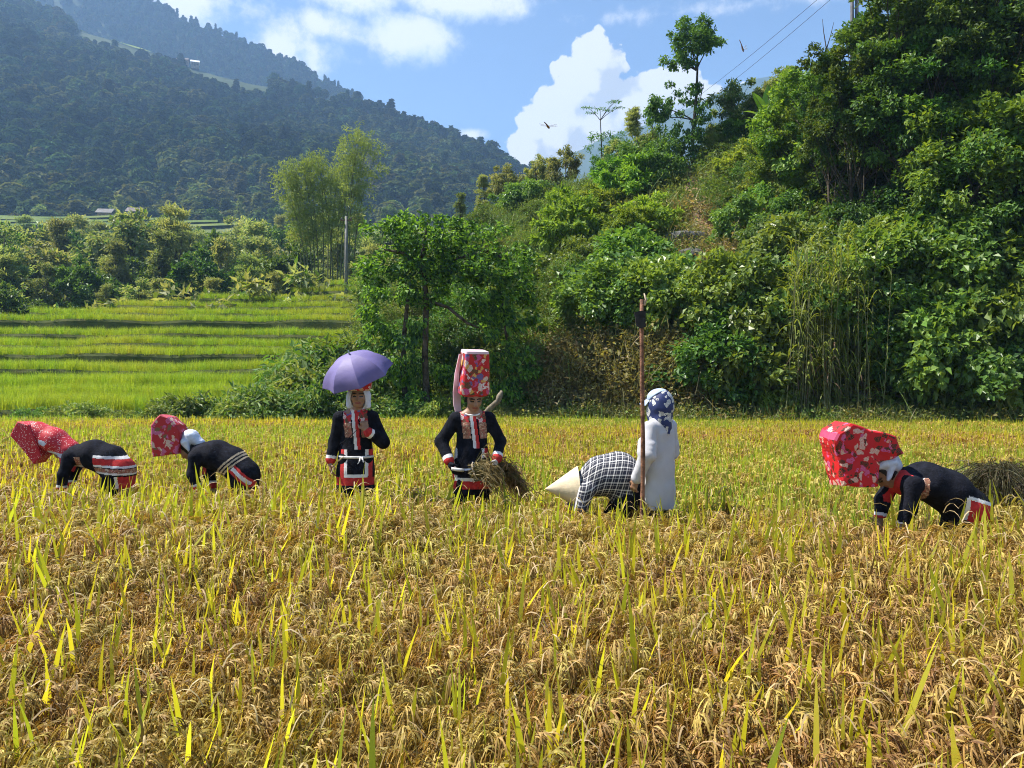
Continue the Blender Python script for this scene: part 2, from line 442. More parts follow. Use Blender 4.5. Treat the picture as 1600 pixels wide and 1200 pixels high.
MRN = [(-1500, 900, -48), (-300, 900, -48), (0, 900, -12), (130, 890, 42), (250, 870, 86), (300, 860, 103), (400, 840, 134), (490, 820, 158), (560, 800, 175),
       (650, 770, 206), (700, 750, 222), (760, 725, 246), (790, 715, 262), (850, 700, 295), (950, 690, 335), (1150, 690, 380)]
MRF = [(-1500, 1350, -90), (0, 1350, -75), (130, 1330, -50), (250, 1300, 10), (340, 1280, 54), (480, 1250, 120), (560, 1230, 164), (640, 1200, 198), (700, 1180, 224), (800, 1150, 265), (1000, 1150, 330)]
DRM = [(780, 2000, 330), (860, 1950, 262), (900, 1920, 242), (940, 1900, 224), (1000, 1900, 196), (1060, 1900, 166), (1120, 1900, 140), (1180, 1900, 122), (1240, 1900, 112), (1330, 1900, 120), (1500, 1950, 170), (1900, 1950, 220)]
def mk_ridge(K):
    def f(x):
        Y = np.interp(x, [a[0] for a in K], [a[1] for a in K]); py = np.interp(x, [a[0] for a in K], [a[2] for a in K])
        return Y, CAMZ + Y * (600 - py) / F
    return f
N_ARGS = (lambda x: (np.interp(x, [0, 500, 1100], [335, 360, 420]), 60.0), mk_ridge(MRN), lambda t: t ** 1.05, (400, 120), (7, 0.022, 21))
FA_ARGS = (lambda x: (850.0, 90.0), mk_ridge(MRF), lambda t: t, (500, 150), (9, 0.016, 22))
D_ARGS = (lambda x: (1250.0, 60.0), mk_ridge(DRM), lambda t: t ** 1.1, (500, 150), (14, 0.012, 23))
tv = np.concatenate([np.linspace(0, 1, 70), np.linspace(1.05, 2, 6)])
sheet('mountain', column_sheet(np.linspace(-1500, 1150, 220), tv, *N_ARGS), M['forest_floor'], kind='structure', label='forested mountainside filling the upper left')
sheet('mountain', column_sheet(np.linspace(-1500, 1000, 160), tv, *FA_ARGS), M['forest_floor'], kind='structure', label='farther bluish mountain ridge behind the near slope')
sheet('mountain', column_sheet(np.linspace(780, 1900, 120), tv, *D_ARGS), M['far'], kind='structure', label='distant hazy blue mountain seen over the hillside')


def slope_at(args, px, py):
    lo, hi = 0.0, 1.0
    for _ in range(24):
        mid = (lo + hi) / 2
        if proj(slope_pt(px, mid, *args)[0])[1] > py: lo = mid
        else: hi = mid
    return slope_pt(px, (lo + hi) / 2, *args)[0]


def meadow(name, corners, label, material, lift=1.0, args=N_ARGS, n=14):
    """grass clearing lying on the slope; corners: list of (px, py_top, py_bottom)"""
    g = []
    for px in np.linspace(corners[0][0], corners[-1][0], n):
        a = np.interp(px, [c[0] for c in corners], [c[1] for c in corners]); b = np.interp(px, [c[0] for c in corners], [c[2] for c in corners])
        g.append([slope_at(args, px, py) + np.array((0, -lift, lift)) for py in np.linspace(b, a, 8)])
    sheet(name, np.array(g), material, kind='structure', label=label)
MEADOWS = [[(300, 96, 103), (330, 104, 116), (370, 114, 126), (405, 126, 133), (425, 133, 135)],
           [(128, 38, 50), (165, 44, 60), (210, 62, 76), (255, 80, 88), (280, 92, 94)], [(500, 160, 164), (540, 171, 177), (590, 188, 192)]]
for k, (c_, l_) in enumerate(zip(MEADOWS, ['pale green clearing below the mountain house', 'long pale clearing along the mountain crest', 'thin grassy strip low on the mountain crest'])):
    meadow('meadow', c_, l_, M['meadow'])


def in_meadow(px, py, pad=4):
    for c_, pd in zip(MEADOWS, (26, 22, 5)):
        if c_[0][0] - 14 <= px <= c_[-1][0]:
            a = np.interp(px, [c[0] for c in c_], [c[1] for c in c_]); b = np.interp(px, [c[0] for c in c_], [c[2] for c in c_])
            if a - pad < py < b + pd: return True
    return False


# valley meadow with low steps far down on the left
for k in range(4):
    g = []
    Yk = 282 + k * 11
    for px in np.linspace(-260, 400 - 60 * k, 18):
        z0 = CAMZ + Yk * (600 - (350 - 4.5 * k)) / F
        g.append([(Y * (px - 800) / F, Y, z0 + dz + 0.5 * math.sin(px * .02 + k)) for Y, dz in ((Yk - 1.2, -1.0), (Yk, 0), (Yk + 11.5, 0.5))])
    sheet('valley_field', np.array(g), M['vfield'], smooth=False, kind='structure', label='pale stepped field at the foot of the mountain')

# ------------------------------------------------------------------ plant materials
L_ = leafy
M['bark'] = plain('bark', (.075, .058, .042), 0.9, .3, 5, .5)
M['palebark'] = plain('pale_bark', (.20, .17, .13), 0.9, .25, 5, .4)
M['leaf_dark'] = L_('leaf_dark', (0.032, 0.072, 0.017), (0.087, 0.167, 0.032), .30)
M['leaf_mid'] = L_('leaf_mid', (0.065, 0.138, 0.026), (0.170, 0.284, 0.048), .34)
M['leaf_bright'] = L_('leaf_bright', (0.138, 0.243, 0.032), (0.276, 0.405, 0.057), .42)
M['leaf_valley'] = L_('leaf_valley', (.165, .210, .090), (.360, .410, .185), .42)
M['leaf_vine'] = L_('leaf_vine', (0.081, 0.155, 0.032), (0.203, 0.308, 0.057), .40, rough=.38, spec=.45)
M['leaf_pale'] = L_('leaf_pale', (0.132, 0.199, 0.069), (0.284, 0.356, 0.122), .36)
M['leaf_olive'] = L_('leaf_olive', (0.101, 0.143, 0.045), (0.244, 0.265, 0.091), .32)
M['weed_dry'] = L_('half_dry_weed', (.12, .11, .045), (.28, .23, .10), .4)
M['leaf_rust'] = L_('leaf_rust', (.10, .055, .02), (.22, .15, .045), .35)
M['leaf_bamboo'] = L_('leaf_bamboo', (0.112, 0.193, 0.053), (0.265, 0.365, 0.101), .38)
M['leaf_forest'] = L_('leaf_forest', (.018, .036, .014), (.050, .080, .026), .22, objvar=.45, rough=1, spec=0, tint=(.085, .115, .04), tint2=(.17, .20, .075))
M['reed'] = L_('reed_leaf', (.13, .22, .035), (.26, .36, .07), .45)
M['dry'] = L_('dry_weed', (.14, .095, .05), (.27, .20, .11), .3, tcol=(1.1, 1, .8))
M['culm'] = plain('bamboo_culm', (.12, .13, .05), .5, .25, 2)
M['banana'] = L_('banana_leaf', (.12, .21, .03), (.20, .30, .05), .5)
M['under'] = L_('undergrowth_leaf', (0.058, 0.116, 0.026), (0.179, 0.268, 0.052), .34, tint=(.17, .135, .058), tint2=(.36, .285, .14))
R = np.random.RandomState


def unit(rng, n):
    v = rng.normal(size=(n, 3)); return v / np.linalg.norm(v, axis=1)[:, None]


def leaf_cloud(m, rng, cen, cr, per, L, W, out_c, mat_i=0, flat=0.75, upb=0.8, droop=0.15, mix=None, downaxis=0.35, shell=0.0):
    """leaves spread round cluster centres; out_c: centre of the crown for outward bias"""
    cen = np.asarray(cen, float); n = len(cen); cr = np.broadcast_to(cr, n)
    k = np.repeat(np.arange(n), per); N = len(k)
    u = unit(rng, N); rr = rng.uniform(shell, 1, N) ** 0.5
    pos = cen[k] + u * (rr * cr[k])[:, None] * np.array((1, 1, flat))
    outw = pos - out_c; outw /= np.linalg.norm(outw, axis=1)[:, None] + 1e-6
    nrm = outw * 0.45 + np.array((0, 0, upb)) + rng.normal(0, .45, (N, 3))
    ax = outw * 0.7 + rng.normal(0, .6, (N, 3)) + np.array((0, 0, -downaxis))
    ln = L * rng.uniform(.65, 1.3, N)
    mt = np.full(N, mat_i) if mix is None else np.where(rng.uniform(size=N) < mix[1], mix[0], mat_i)
    tone = np.clip(rng.uniform(0, 1, n)[k] * 0.5 + rng.uniform(0, .5, N), 0, 1)
    m.leaves(pos, ax, nrm, ln, W / L * ln, mt, tone, droop=droop)


def curve(a, b, bend, n=5):
    t = np.linspace(0, 1, n)[:, None]; a = np.asarray(a, float); b = np.asarray(b, float)
    return a + (b - a) * t + np.asarray(bend, float) * (t * (1 - t) * 4)


def tree_parts(seed, h, r, cb, ncl, per, L, W, leafm, shape='round', tr=0.12, crf=0.32, stems=1, mix=None, barkm='bark', downaxis=.35, flat=.75):
    rng = R(seed); wood = MB(); fol = MB()
    zc = (cb + 1) / 2 * h; rz = (1 - cb) / 2 * h
    if shape == 'round':
        u = unit(rng, ncl); rr = rng.uniform(.35, 1, ncl) ** .6
        cen = u * rr[:, None] * np.array((r, r, rz)) + np.array((0, 0, zc))
    elif shape == 'column':
        z = rng.uniform(cb * h, h, ncl); f = np.sin(np.clip((z / h - cb) / (1 - cb), .02, .98) * math.pi) ** .5
        th = rng.uniform(0, 6.28, ncl); q = r * f * rng.uniform(.2, 1, ncl); cen = np.stack([q * np.cos(th), q * np.sin(th), z], 1)
    elif shape == 'cone':
        z = cb * h + (h - cb * h) * rng.uniform(0, 1, ncl) ** 1.3; f = 1 - (z / h - cb) / (1 - cb) * .93
        th = rng.uniform(0, 6.28, ncl); q = r * f * rng.uniform(.35, 1, ncl); cen = np.stack([q * np.cos(th), q * np.sin(th), z - q * .15], 1)
    elif shape == 'mound':
        u = unit(rng, ncl); u[:, 2] = np.abs(u[:, 2]); rr = rng.uniform(.55, 1, ncl)
        cen = u * rr[:, None] * np.array((r, r, h * .86)); cen[:, 2] += .1 * h
        cen[:, 0] += .25 * r * np.sin(cen[:, 2] * 1.3 + seed)
    cen[:, :2] += 0.12 * r * rng.normal(size=(ncl, 2))
    crad = crf * r * rng.uniform(.7, 1.25, ncl)
    leaf_cloud(fol, rng, cen, crad, per, L, W, np.array((0, 0, zc * .8)), mix=mix, downaxis=downaxis, flat=flat)
    if shape == 'mound':
        for _ in range(stems * 5):
            e = cen[rng.randint(ncl)] * .9
            wood.tube(curve((rng.normal(0, .15 * r), rng.normal(0, .15 * r), -.3), e, rng.normal(0, .12 * r, 3), 5), np.linspace(.03, .008, 5) * r ** .5, 5, cap=False)
    else:
        for s in range(stems):
            b0 = np.array((rng.normal(0, .25) * (stems > 1), rng.normal(0, .25) * (stems > 1), -.4)); top = np.array((rng.normal(0, .12 * r), rng.normal(0, .12 * r), h * .9))
            path = curve(b0, top, (rng.normal(0, .04 * h), rng.normal(0, .04 * h), 0), 9)
            wood.tube(path, np.linspace(tr, tr * .2, 9), 7, cap=False)
            lim = rng.permutation(ncl)[: max(4, ncl // (2 * stems))]
            for c_ in cen[lim]:
                k = int(np.clip((c_[2] / h) * 8 - 1.6, 1, 7)); a = path[k]
                wood.tube(curve(a, c_, (0, 0, -.06 * h * rng.uniform(-.5, 1)), 5), np.linspace(tr * .38, tr * .08, 5), 5, cap=False)
    leafms = leafm if isinstance(leafm, list) else [leafm]
    return wood.mesh('trunk', [M[barkm]], True), fol.mesh('crown', [M[x] for x in leafms])


class Kind:
    """a kind of plant: meshes are shared by every copy"""
    def __init__(s, name, variants, pn=('trunk', 'crown')): s.name = name; s.v = variants; s.pn = pn
    def place(s, i, loc, rz, scale, label, cat, group=None, tilt=(0, 0)):
        wd, fl = s.v[i % len(s.v)]
        o = empty(s.name, loc, rz, label=label, cat=cat, group=group)
        o.rotation_euler = (tilt[0], tilt[1], rz); o.scale = (scale,) * 3 if np.isscalar(scale) else scale
        link(s.pn[0], wd, o); link(s.pn[1], fl, o); return o


SH = ('stems', 'foliage')
K_grove = Kind('tree', [tree_parts(100 + i, 11 + i, 2.5, .40, 56, 150, .22, .12, ['leaf_dark', 'leaf_mid'], 'round', .13, .21, mix=(1, .45)) for i in range(4)])
K_lush = Kind('tree', [tree_parts(120 + i, 8, 2.6, .2, 64, 210, .23, .13, ['leaf_mid', 'leaf_bright'], 'round', .11, .26, mix=(1, .25)) for i in range(3)])
K_mound = Kind('shrub', [tree_parts(140 + i, 2.5, 1.9, .0, 60, 130, .19, .13, ['leaf_vine', 'leaf_mid'], 'mound', crf=.24, mix=(1, .3)) for i in range(4)], SH)
K_bush = Kind('shrub', [tree_parts(150 + i, 2.6, 1.5, .0, 55, 130, .13, .06, ['leaf_mid', 'leaf_olive'], 'mound', crf=.26, mix=(1, .25)) for i in range(4)], SH)
K_bright = Kind('shrub', [tree_parts(160 + i, 3.0, 1.5, .0, 50, 105, .24, .10, ['leaf_bright', 'leaf_mid'], 'mound', crf=.26, mix=(1, .2), downaxis=.1, flat=.4) for i in range(3)], SH)
K_dark = Kind('shrub', [tree_parts(170 + i, 3.2, 1.8, .0, 60, 120, .16, .08, ['leaf_dark', 'leaf_mid'], 'mound', crf=.25, mix=(1, .4)) for i in range(4)], SH)
K_fern = Kind('shrub', [tree_parts(180 + i, 1.7, 1.2, .0, 34, 100, .22, .05, ['weed_dry', 'leaf_pale'], 'mound', crf=.3, mix=(1, .3), downaxis=.5) for i in range(3)], SH)
K_weed = Kind('weed', [tree_parts(190 + i, .75, .9, .0, 34, 100, .15, .06, ['leaf_mid', 'leaf_pale'], 'mound', crf=.32, mix=(1, .45)) for i in range(3)], SH)
K_vround = Kind('tree', [tree_parts(200 + i, 9, 3.0, .22, 50, 110, .42, .22, ['leaf_valley', 'leaf_mid'], 'round', .16, .28, mix=(1, .25)) for i in range(3)])
K_vdark = Kind('tree', [tree_parts(210 + i, 8, 2.8, .15, 50, 110, .40, .22, ['leaf_dark', 'leaf_mid'], 'round', .16, .28, mix=(1, .3)) for i in range(2)])
K_vpale = Kind('tree', [tree_parts(220 + i, 12, 2.6, .22, 70, 95, .48, .13, ['leaf_valley', 'leaf_pale'], 'cone', .17, .30, mix=(1, .3), flat=.3) for i in range(4)])
K_vcol = Kind('tree', [tree_parts(230 + i, 12, 1.8, .3, 44, 100, .36, .17, ['leaf_valley', 'leaf_mid'], 'column', .13, .40, mix=(1, .2), barkm='palebark') for i in range(3)])
K_vbush = Kind('shrub', [tree_parts(240 + i, 3.0, 2.3, .0, 50, 90, .34, .14, ['leaf_valley', 'leaf_mid'], 'mound', crf=.28, mix=(1, .25)) for i in range(3)], SH)
# ------------------------------------------------------------------ forest on the mountains (one mass)
def forest_tree(seed, kind):
    rng = R(seed); m = MB(); n = 270
    if kind == 'cone':
        z = rng.uniform(.12, 1, n) ** .8 * 11; q = (1 - z / 11.6) * 3.0 * rng.uniform(.7, 1.05, n)
    else:
        u = rng.uniform(-.6, 1, n); z = 5.2 + 4.3 * u; q = np.sqrt(np.clip(1 - (np.clip(u, -.85, 1)) ** 2, .05, 1)) * 4.0 * rng.uniform(.72, 1.05, n)
    th = rng.uniform(0, 6.28, n)
    lump = 1 + .28 * np.sin(3 * th + seed) * np.sin(z * 1.1 + seed)
    pos = np.stack([q * lump * np.cos(th), q * lump * np.sin(th), z], 1)
    outw = pos - np.array((0, 0, 4.0)); outw /= np.linalg.norm(outw, axis=1)[:, None]
    nrm = outw + rng.normal(0, .2, (n, 3)) + np.array((0, 0, .12)); ax = np.cross(nrm, rng.normal(size=(n, 3)))
    m.leaves(pos, ax, nrm, rng.uniform(1.5, 2.6, n), rng.uniform(1.2, 2.0, n), 0, rng.uniform(0, 1, n), fold=.2)
    m.tube([(0, 0, -2), (0, 0, 3), (0, 0, 7)], [.35, .28, .1], 5, 1, cap=False)
    return m.mesh('forest_tree', [M['leaf_forest'], M['bark']])
fv = variants('forest_trees', [forest_tree(300 + i, 'cone' if i in (0, 3) else 'round') for i in range(6)])


def forest_pts(args, n, x0, x1, seed, tmax=1.03, tmin=0.0):
    rng = R(seed); out = []; tn = []
    px = rng.uniform(x0, x1, n); t = tmin + (tmax - tmin) * rng.uniform(0, 1, n)
    for x, tt in zip(px, t):
        p = slope_pt(x, tt, *args)[0]; q = proj(p)
        if args is N_ARGS and in_meadow(q[0], q[1]): continue
        out.append(p)
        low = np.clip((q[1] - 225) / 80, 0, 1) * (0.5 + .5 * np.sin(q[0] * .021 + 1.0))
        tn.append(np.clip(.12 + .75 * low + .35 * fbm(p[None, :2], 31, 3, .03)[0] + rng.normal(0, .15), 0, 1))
    return np.array(out), np.array(tn)
rng = R(1)
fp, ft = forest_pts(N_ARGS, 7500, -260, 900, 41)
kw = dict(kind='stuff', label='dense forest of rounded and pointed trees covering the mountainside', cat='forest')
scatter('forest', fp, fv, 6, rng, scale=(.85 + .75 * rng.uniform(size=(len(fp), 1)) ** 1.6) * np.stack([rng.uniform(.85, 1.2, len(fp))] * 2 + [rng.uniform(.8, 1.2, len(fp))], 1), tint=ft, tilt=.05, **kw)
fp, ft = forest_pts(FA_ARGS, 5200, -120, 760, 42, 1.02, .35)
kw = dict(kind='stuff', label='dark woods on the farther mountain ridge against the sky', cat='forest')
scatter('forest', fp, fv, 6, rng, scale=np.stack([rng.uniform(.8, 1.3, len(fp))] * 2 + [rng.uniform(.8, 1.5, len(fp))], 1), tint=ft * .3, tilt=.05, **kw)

# ------------------------------------------------------------------ terraces with green rice
def rice_leaf(m, rng, base, h, lean, wdt, matl, rnd, curl=0.3, seg=4, az=None):
    az = rng.uniform(0, 6.283) if az is None else az
    d = np.array((math.cos(az), math.sin(az), 0)); t = np.linspace(0, 1, seg + 1)
    pts = np.asarray(base)[None, :] + np.outer(t * lean * h + curl * h * t ** 3, d) + np.outer(h * t - curl * .75 * h * t ** 3.2, (0, 0, 1))
    side = np.array((-d[1], d[0], 0)) * math.cos(.5) + d * math.sin(rng.uniform(-.9, .9))
    m.strip(pts, wdt * np.array([.55, .9, 1, .75, .05])[: seg + 1] if seg == 4 else wdt * np.linspace(1, .1, seg + 1), side, matl, rnd)


M['rice_green'] = leafy('green_rice_leaf', (.19, .31, .028), (.34, .46, .055), .5, objvar=.14, tint=(.32, .38, .05), tint2=(.45, .47, .08))
def green_tuft(seed):
    rng = R(seed); m = MB()
    for _ in range(46):
        x, y = rng.uniform(-.22, .22, 2)
        rice_leaf(m, rng, (x, y, 0), rng.uniform(.55, .85), rng.uniform(.02, .22), rng.uniform(.016, .026), 0, rng.uniform(), rng.uniform(0, .25), seg=3)
    return m.mesh('green_tuft', [M['rice_green']])
gv = variants('green_rice_tufts', [green_tuft(400 + i) for i in range(6)])
# (front distance, ground height, left photo x, right photo x)
TER = [(29.6, .45, -500, 500), (32.2, .85, -500, 520), (35, 1.35, -500, 495), (38.4, 2.15, -500, 560), (41.6, 3.05, -500, 560), (44.8, 3.72, -500, 580), (48, 4.5, -500, 585),
       (51, 5.6, -40, 590), (54, 6.3, 55, 592), (57, 7.1, 185, 595), (59.6, 7.9, 312, 595), (61.8, 8.75, 452, 598), (63.6, 9.5, 515, 600)]
trng = R(7)
TL = ['lowest green rice terrace beside the ripe paddy', 'second green rice terrace from the bottom', 'third green rice terrace from the bottom', 'fourth green rice terrace, above the broad lower ones']
for k, (Y, z, x0, x1) in enumerate(TER):
    nx = 60; xs = np.linspace(Y * (x0 - 800) / F, Y * (x1 - 800) / F, nx)
    wob = .40 * fbm(xs[:, None], 60 + k, 3, .40) + .7 * fbm(xs[:, None] * .5 + 3, 61, 2, .3)
    depth = (TER[k + 1][0] - Y if k + 1 < len(TER) else 3) + 1.8
    zw = .10 * fbm(xs[:, None], 90 + k, 3, .45)
    g = np.zeros((nx, 5, 3)); g[:, :, 0] = xs[:, None]
    for j, (dy, dz) in enumerate(((-.28, -1.5), (-.05, -.10), (.05, .06), (.3, 0), (depth, 0.02))):
        g[:, j, 1] = Y + wob + dy; g[:, j, 2] = z + dz + zw
    lab = TL[k] if k < 4 else f'narrow green rice terrace, {["fifth", "sixth", "seventh", "eighth", "ninth", "tenth", "eleventh", "twelfth", "topmost"][k - 4]} step up the slope'
    sheet('terrace', g, M['riser'], smooth=False, kind='structure', label=lab)
    dd = min(depth - 1.2, 3.2)
    p = jgrid(xs[0], xs[-1], 0, dd, .30 if k < 3 else .33, trng)
    p = p[p[:, 0] > -.78 * Y]
    wy = np.interp(p[:, 0], xs, wob)
    q = np.stack([p[:, 0], Y + wy + .22 + p[:, 1], z + np.interp(p[:, 0], xs, zw)], 1)
    tint = np.clip(.15 + .5 * fbm(q[:, :2], 70, 3, .5), 0, 1)
    scatter('terrace_rice', q, gv, 6, trng, scale=trng.uniform(.8, 1.12, len(q)) * (.98 if k < 3 else .80), tint=tint, tilt=.10, kind='stuff',
            label='green rice growing on the ' + lab.replace('narrow green rice terrace, ', '').replace(' green rice terrace', ' terrace'), cat='rice')

# ------------------------------------------------------------------ ripe rice of the paddy
M['panicle'] = leafy('ripe_panicle', (.165, .088, .023), (.56, .385, .105), .30, tcol=(1.15, 1.0, .6), rough=.55, spec=.3, objvar=.2, tint=(.28, .22, .035), tint2=(.58, .49, .11))
M['flag'] = leafy('rice_flag_leaf', (.46, .45, .04), (.70, .62, .06), .60, tcol=(1.3, 1.2, .5), objvar=.12, tint=(.24, .38, .04), tint2=(.46, .54, .06))
M['straw'] = leafy('rice_straw', (.14, .07, .025), (.32, .19, .07), .3, tcol=(1.1, 1, .7), objvar=.2, tint=(.24, .22, .05), tint2=(.36, .32, .08))
M['stubble'] = leafy('pale_dry_leaf', (.42, .29, .13), (.56, .42, .22), .3, tcol=(1, 1, .9), objvar=.1, tint=(.45, .38, .2), tint2=(.6, .5, .3))
def panicle(m, rng, base, h, az, wd=.0046, nb=10, seg=6):
    d = np.array((math.cos(az), math.sin(az), 0)); t = np.linspace(0, 1, 7)
    reach = rng.uniform(.10, .2); top = h
    ax = np.asarray(base)[None, :] + np.outer(reach * t ** 2.2, d) + np.outer(top * (t - .30 * t ** 4), (0, 0, 1))
    m.strip(ax, .0035, np.array((-d[1], d[0], 0)), 2, rng.uniform())
    for _ in range(nb):
        s = rng.uniform(.70, 1.0); i = s * 6; a = ax[int(i)] + (ax[min(6, int(i) + 1)] - ax[int(i)]) * (i - int(i))
        th = az + rng.normal(0, .75); e = np.array((math.cos(th), math.sin(th), 0)); ln = rng.uniform(.09, .17)
        u = np.linspace(0, 1, seg + 1)
        pts = a[None, :] + np.outer(ln * .75 * (u - .30 * u ** 2), e) + np.outer(ln * (.28 * u - .95 * u ** 2), (0, 0, 1))
        wds = wd * np.array([.5, 1.2, .75, 1.3, .75, 1.2, .3])[: seg + 1] * rng.uniform(.8, 1.25)
        m.strip(pts, wds, np.array((-e[1], e[0], .6)), 0, rng.uniform())


def ripe_clump(seed, npan, nflag, nleaf, h=.56, spread=.10, wdl=.012, seg=6, nb=10, wd=.0046, npale=1):
    rng = R(seed); m = MB()
    for _ in range(npan):
        b = (rng.normal(0, spread), rng.normal(0, spread), 0); panicle(m, rng, b, h * rng.uniform(.86, 1.08), rng.uniform(0, 6.283), wd, nb, seg)
    for _ in range(nflag):
        b = (rng.normal(0, spread), rng.normal(0, spread), h * .25)
        rice_leaf(m, rng, b, h * (.58 + .32 * rng.uniform() ** 2), rng.uniform(.0, .26), wdl * rng.uniform(.8, 1.45), 1, rng.uniform(), rng.uniform(-.02, .12))
    for _ in range(nleaf):
        b = (rng.normal(0, spread), rng.normal(0, spread), 0)
        rice_leaf(m, rng, b, h * rng.uniform(.55, .95), rng.uniform(.1, .5), wdl * rng.uniform(.5, .9), 2, rng.uniform(), rng.uniform(.1, .5))
    for _ in range(npale):
        if rng.uniform() < .22:
            a = rng.uniform(0, 6.28); b = np.array((rng.normal(0, .1), rng.normal(0, .1), h * rng.uniform(.75, 1.0))); ln = rng.uniform(.06, .17)
            m.strip(curve(b, b + np.array((math.cos(a) * ln, math.sin(a) * ln, rng.uniform(-.05, .05))), (0, 0, .04), 5), .006, (-math.sin(a), math.cos(a), .4), 3, rng.uniform())
    return m.mesh('ripe_clump', [M['panicle'], M['flag'], M['straw'], M['stubble']])
rv = variants('ripe_rice_clumps', [ripe_clump(500 + i, 12, [0, 1, 3, 1, 3, 0, 1, 2, 0, 4][i], 8, wdl=.017) for i in range(10)])
bv = variants('far_rice_clumps', [ripe_clump(530 + i, 9, [6, 9, 5, 7, 4, 8][i], 5, h=.45, spread=.13, wdl=.019, seg=3, nb=6, wd=.013, npale=0) for i in range(6)])

# where people stand (photo x, distance, radius): rice is trodden down there
STAND = [(120, 8.1, .5), (325, 7.85, .5), (556, 7.5, .30), (738, 7.35, .36), (940, 7.0, .52), (1030, 6.85, .34), (1430, 6.1, .60), (1003, 6.55, .06), (1565, 6.9, .42), (790, 7.3, .25)]
def clear(p):
    ok = np.ones(len(p), bool)
    for px, Y, r in STAND:
        x = Y * (px - 800) / F
        ok &= ((p[:, 0] - x) / (r * 1.25)) ** 2 + ((p[:, 1] - Y - .10) / (r * .62 + .08)) ** 2 > 1
    return ok
FRONT = 7.2
rrng = R(9)
p = jgrid(-9, 9, .9, 9.5, .125, rrng)
edge = FRONT + .35 * fbm(p[:, :1], 80, 3, 1.2) + np.interp(p[:, 0], [-6, -3.5, 0, 1.6, 3.5, 5], [.75, .55, .05, -.25, -.75, -.8])
p = p[(np.abs(p[:, 0]) < .72 * p[:, 1] + 1.3) & (p[:, 1] < edge[:]) & clear(p)]
den = fbm(p, 82, 3, 2.0)
p = p[rrng.uniform(size=len(p)) < .92 - .12 * (den < -.5)]
hs = (.93 + .07 * fbm(p, 83, 3, 1.5)) * rrng.uniform(.86, 1.1, len(p)) * (1 + np.interp(p[:, 0], [-1.2, -.5, 0, 1, 2, 3], [.26, .14, .14, .18, .20, .32]) * np.clip((p[:, 1] - 4) / 1.8, 0, 1))
tint = np.clip(.28 + .35 * fbm(p, 84, 3, .9) + (p[:, 1] - 4) * .05 + rrng.normal(0, .12, len(p)), 0, 1)
scatter('ripe_rice', np.stack([p[:, 0], p[:, 1], np.zeros(len(p))], 1), rv, 10, rrng, scale=hs, tint=tint, tilt=.13, kind='stuff', label='ripe brown and golden rice filling the foreground', cat='rice')
# second growth behind the pickers: lower, yellower, streaked with green
p = jgrid(-24, 23, 5.2, 29.4, .26, rrng)
edge = FRONT + .35 * fbm(p[:, :1], 80, 3, 1.2) + np.interp(p[:, 0], [-6, -3.5, 0, 1.6, 3.5, 5], [.75, .55, .05, -.25, -.75, -.8])
far = 29.0 + .6 * fbm(p[:, :1], 85, 3, .4)
p = p[(np.abs(p[:, 0]) < .72 * p[:, 1] + 1.5) & (p[:, 1] > edge + .05) & (p[:, 1] < far) & clear(p)]
gs = fbm(p * np.array((.55, 1.0)), 86, 3, .55) + .5 * np.exp(-((p[:, 1] - 27.5) / 1.6) ** 2) + .35 * np.exp(-((p[:, 1] - 10) / 2.2) ** 2)
tint = np.clip(.52 + 1.1 * gs + rrng.normal(0, .18, len(p)), 0, 1)
hs = (.80 + .08 * fbm(p, 87, 3, 1.0) + np.clip((p[:, 1] - 12) * .012, -.05, .14)) * rrng.uniform(.85, 1.1, len(p))
scatter('ripe_rice', np.stack([p[:, 0], p[:, 1], np.zeros(len(p))], 1), bv, 6, rrng, scale=hs, tint=tint, tilt=.08, kind='stuff', label='yellow and green rice behind the pickers, reaching the foot of the hill', cat='rice')
# ------------------------------------------------------------------ hillside vegetation
hr = R(13)
def zone(px, py):
    if abs(px - trail_x(py)) < 34 and 235 < py < 500: return None
    if 1030 < px < 1130 and 350 < py < 505: return None
    if 1215 < px < 1350 and py > 540: return None
    if 810 < px < 905 and 500 < py < 545: return None
    if px > 1275 and py < 405: return 'grove'
    if 860 < px < 1120 and py > 530: return 'dry'
    if 885 < px < 1062 and 300 < py < 435: return 'bright'
    if px < 1062 and py < 320: return 'dark'
    if px > 1330 and py > 425: return 'vine'
    if 890 < px < 1250 and py > 415: return 'vine'
    if 1110 <= px <= 1275 and py < 330: return 'lush'
    return 'bush'
ZN = {'dark': (K_dark, 'dark green shrub crowding the ridge of the hillside', 'shrubs along the hillside ridge'),
      'bright': (K_bright, 'bright yellow-green shrub beside the earth path', 'bright shrubs beside the path'),
      'vine': (K_mound, 'mound of glossy climbing leaves at the foot of the hillside', 'leafy mounds at the foot of the hillside'),
      'bush': (K_bush, 'small-leaved green bush on the middle of the hillside', 'bushes on the middle of the hillside'),
      'lush': (K_bush, 'green bush right of the earth path, below the grove', 'bushes right of the path'),
      'grove': (K_dark, 'dark bush growing under the tall grove on the right', 'bushes under the grove'),
      'dry': (K_fern, 'low olive weed on the dry bank at the paddy edge', 'weeds on the dry bank')}
n = 0
py = 262.0
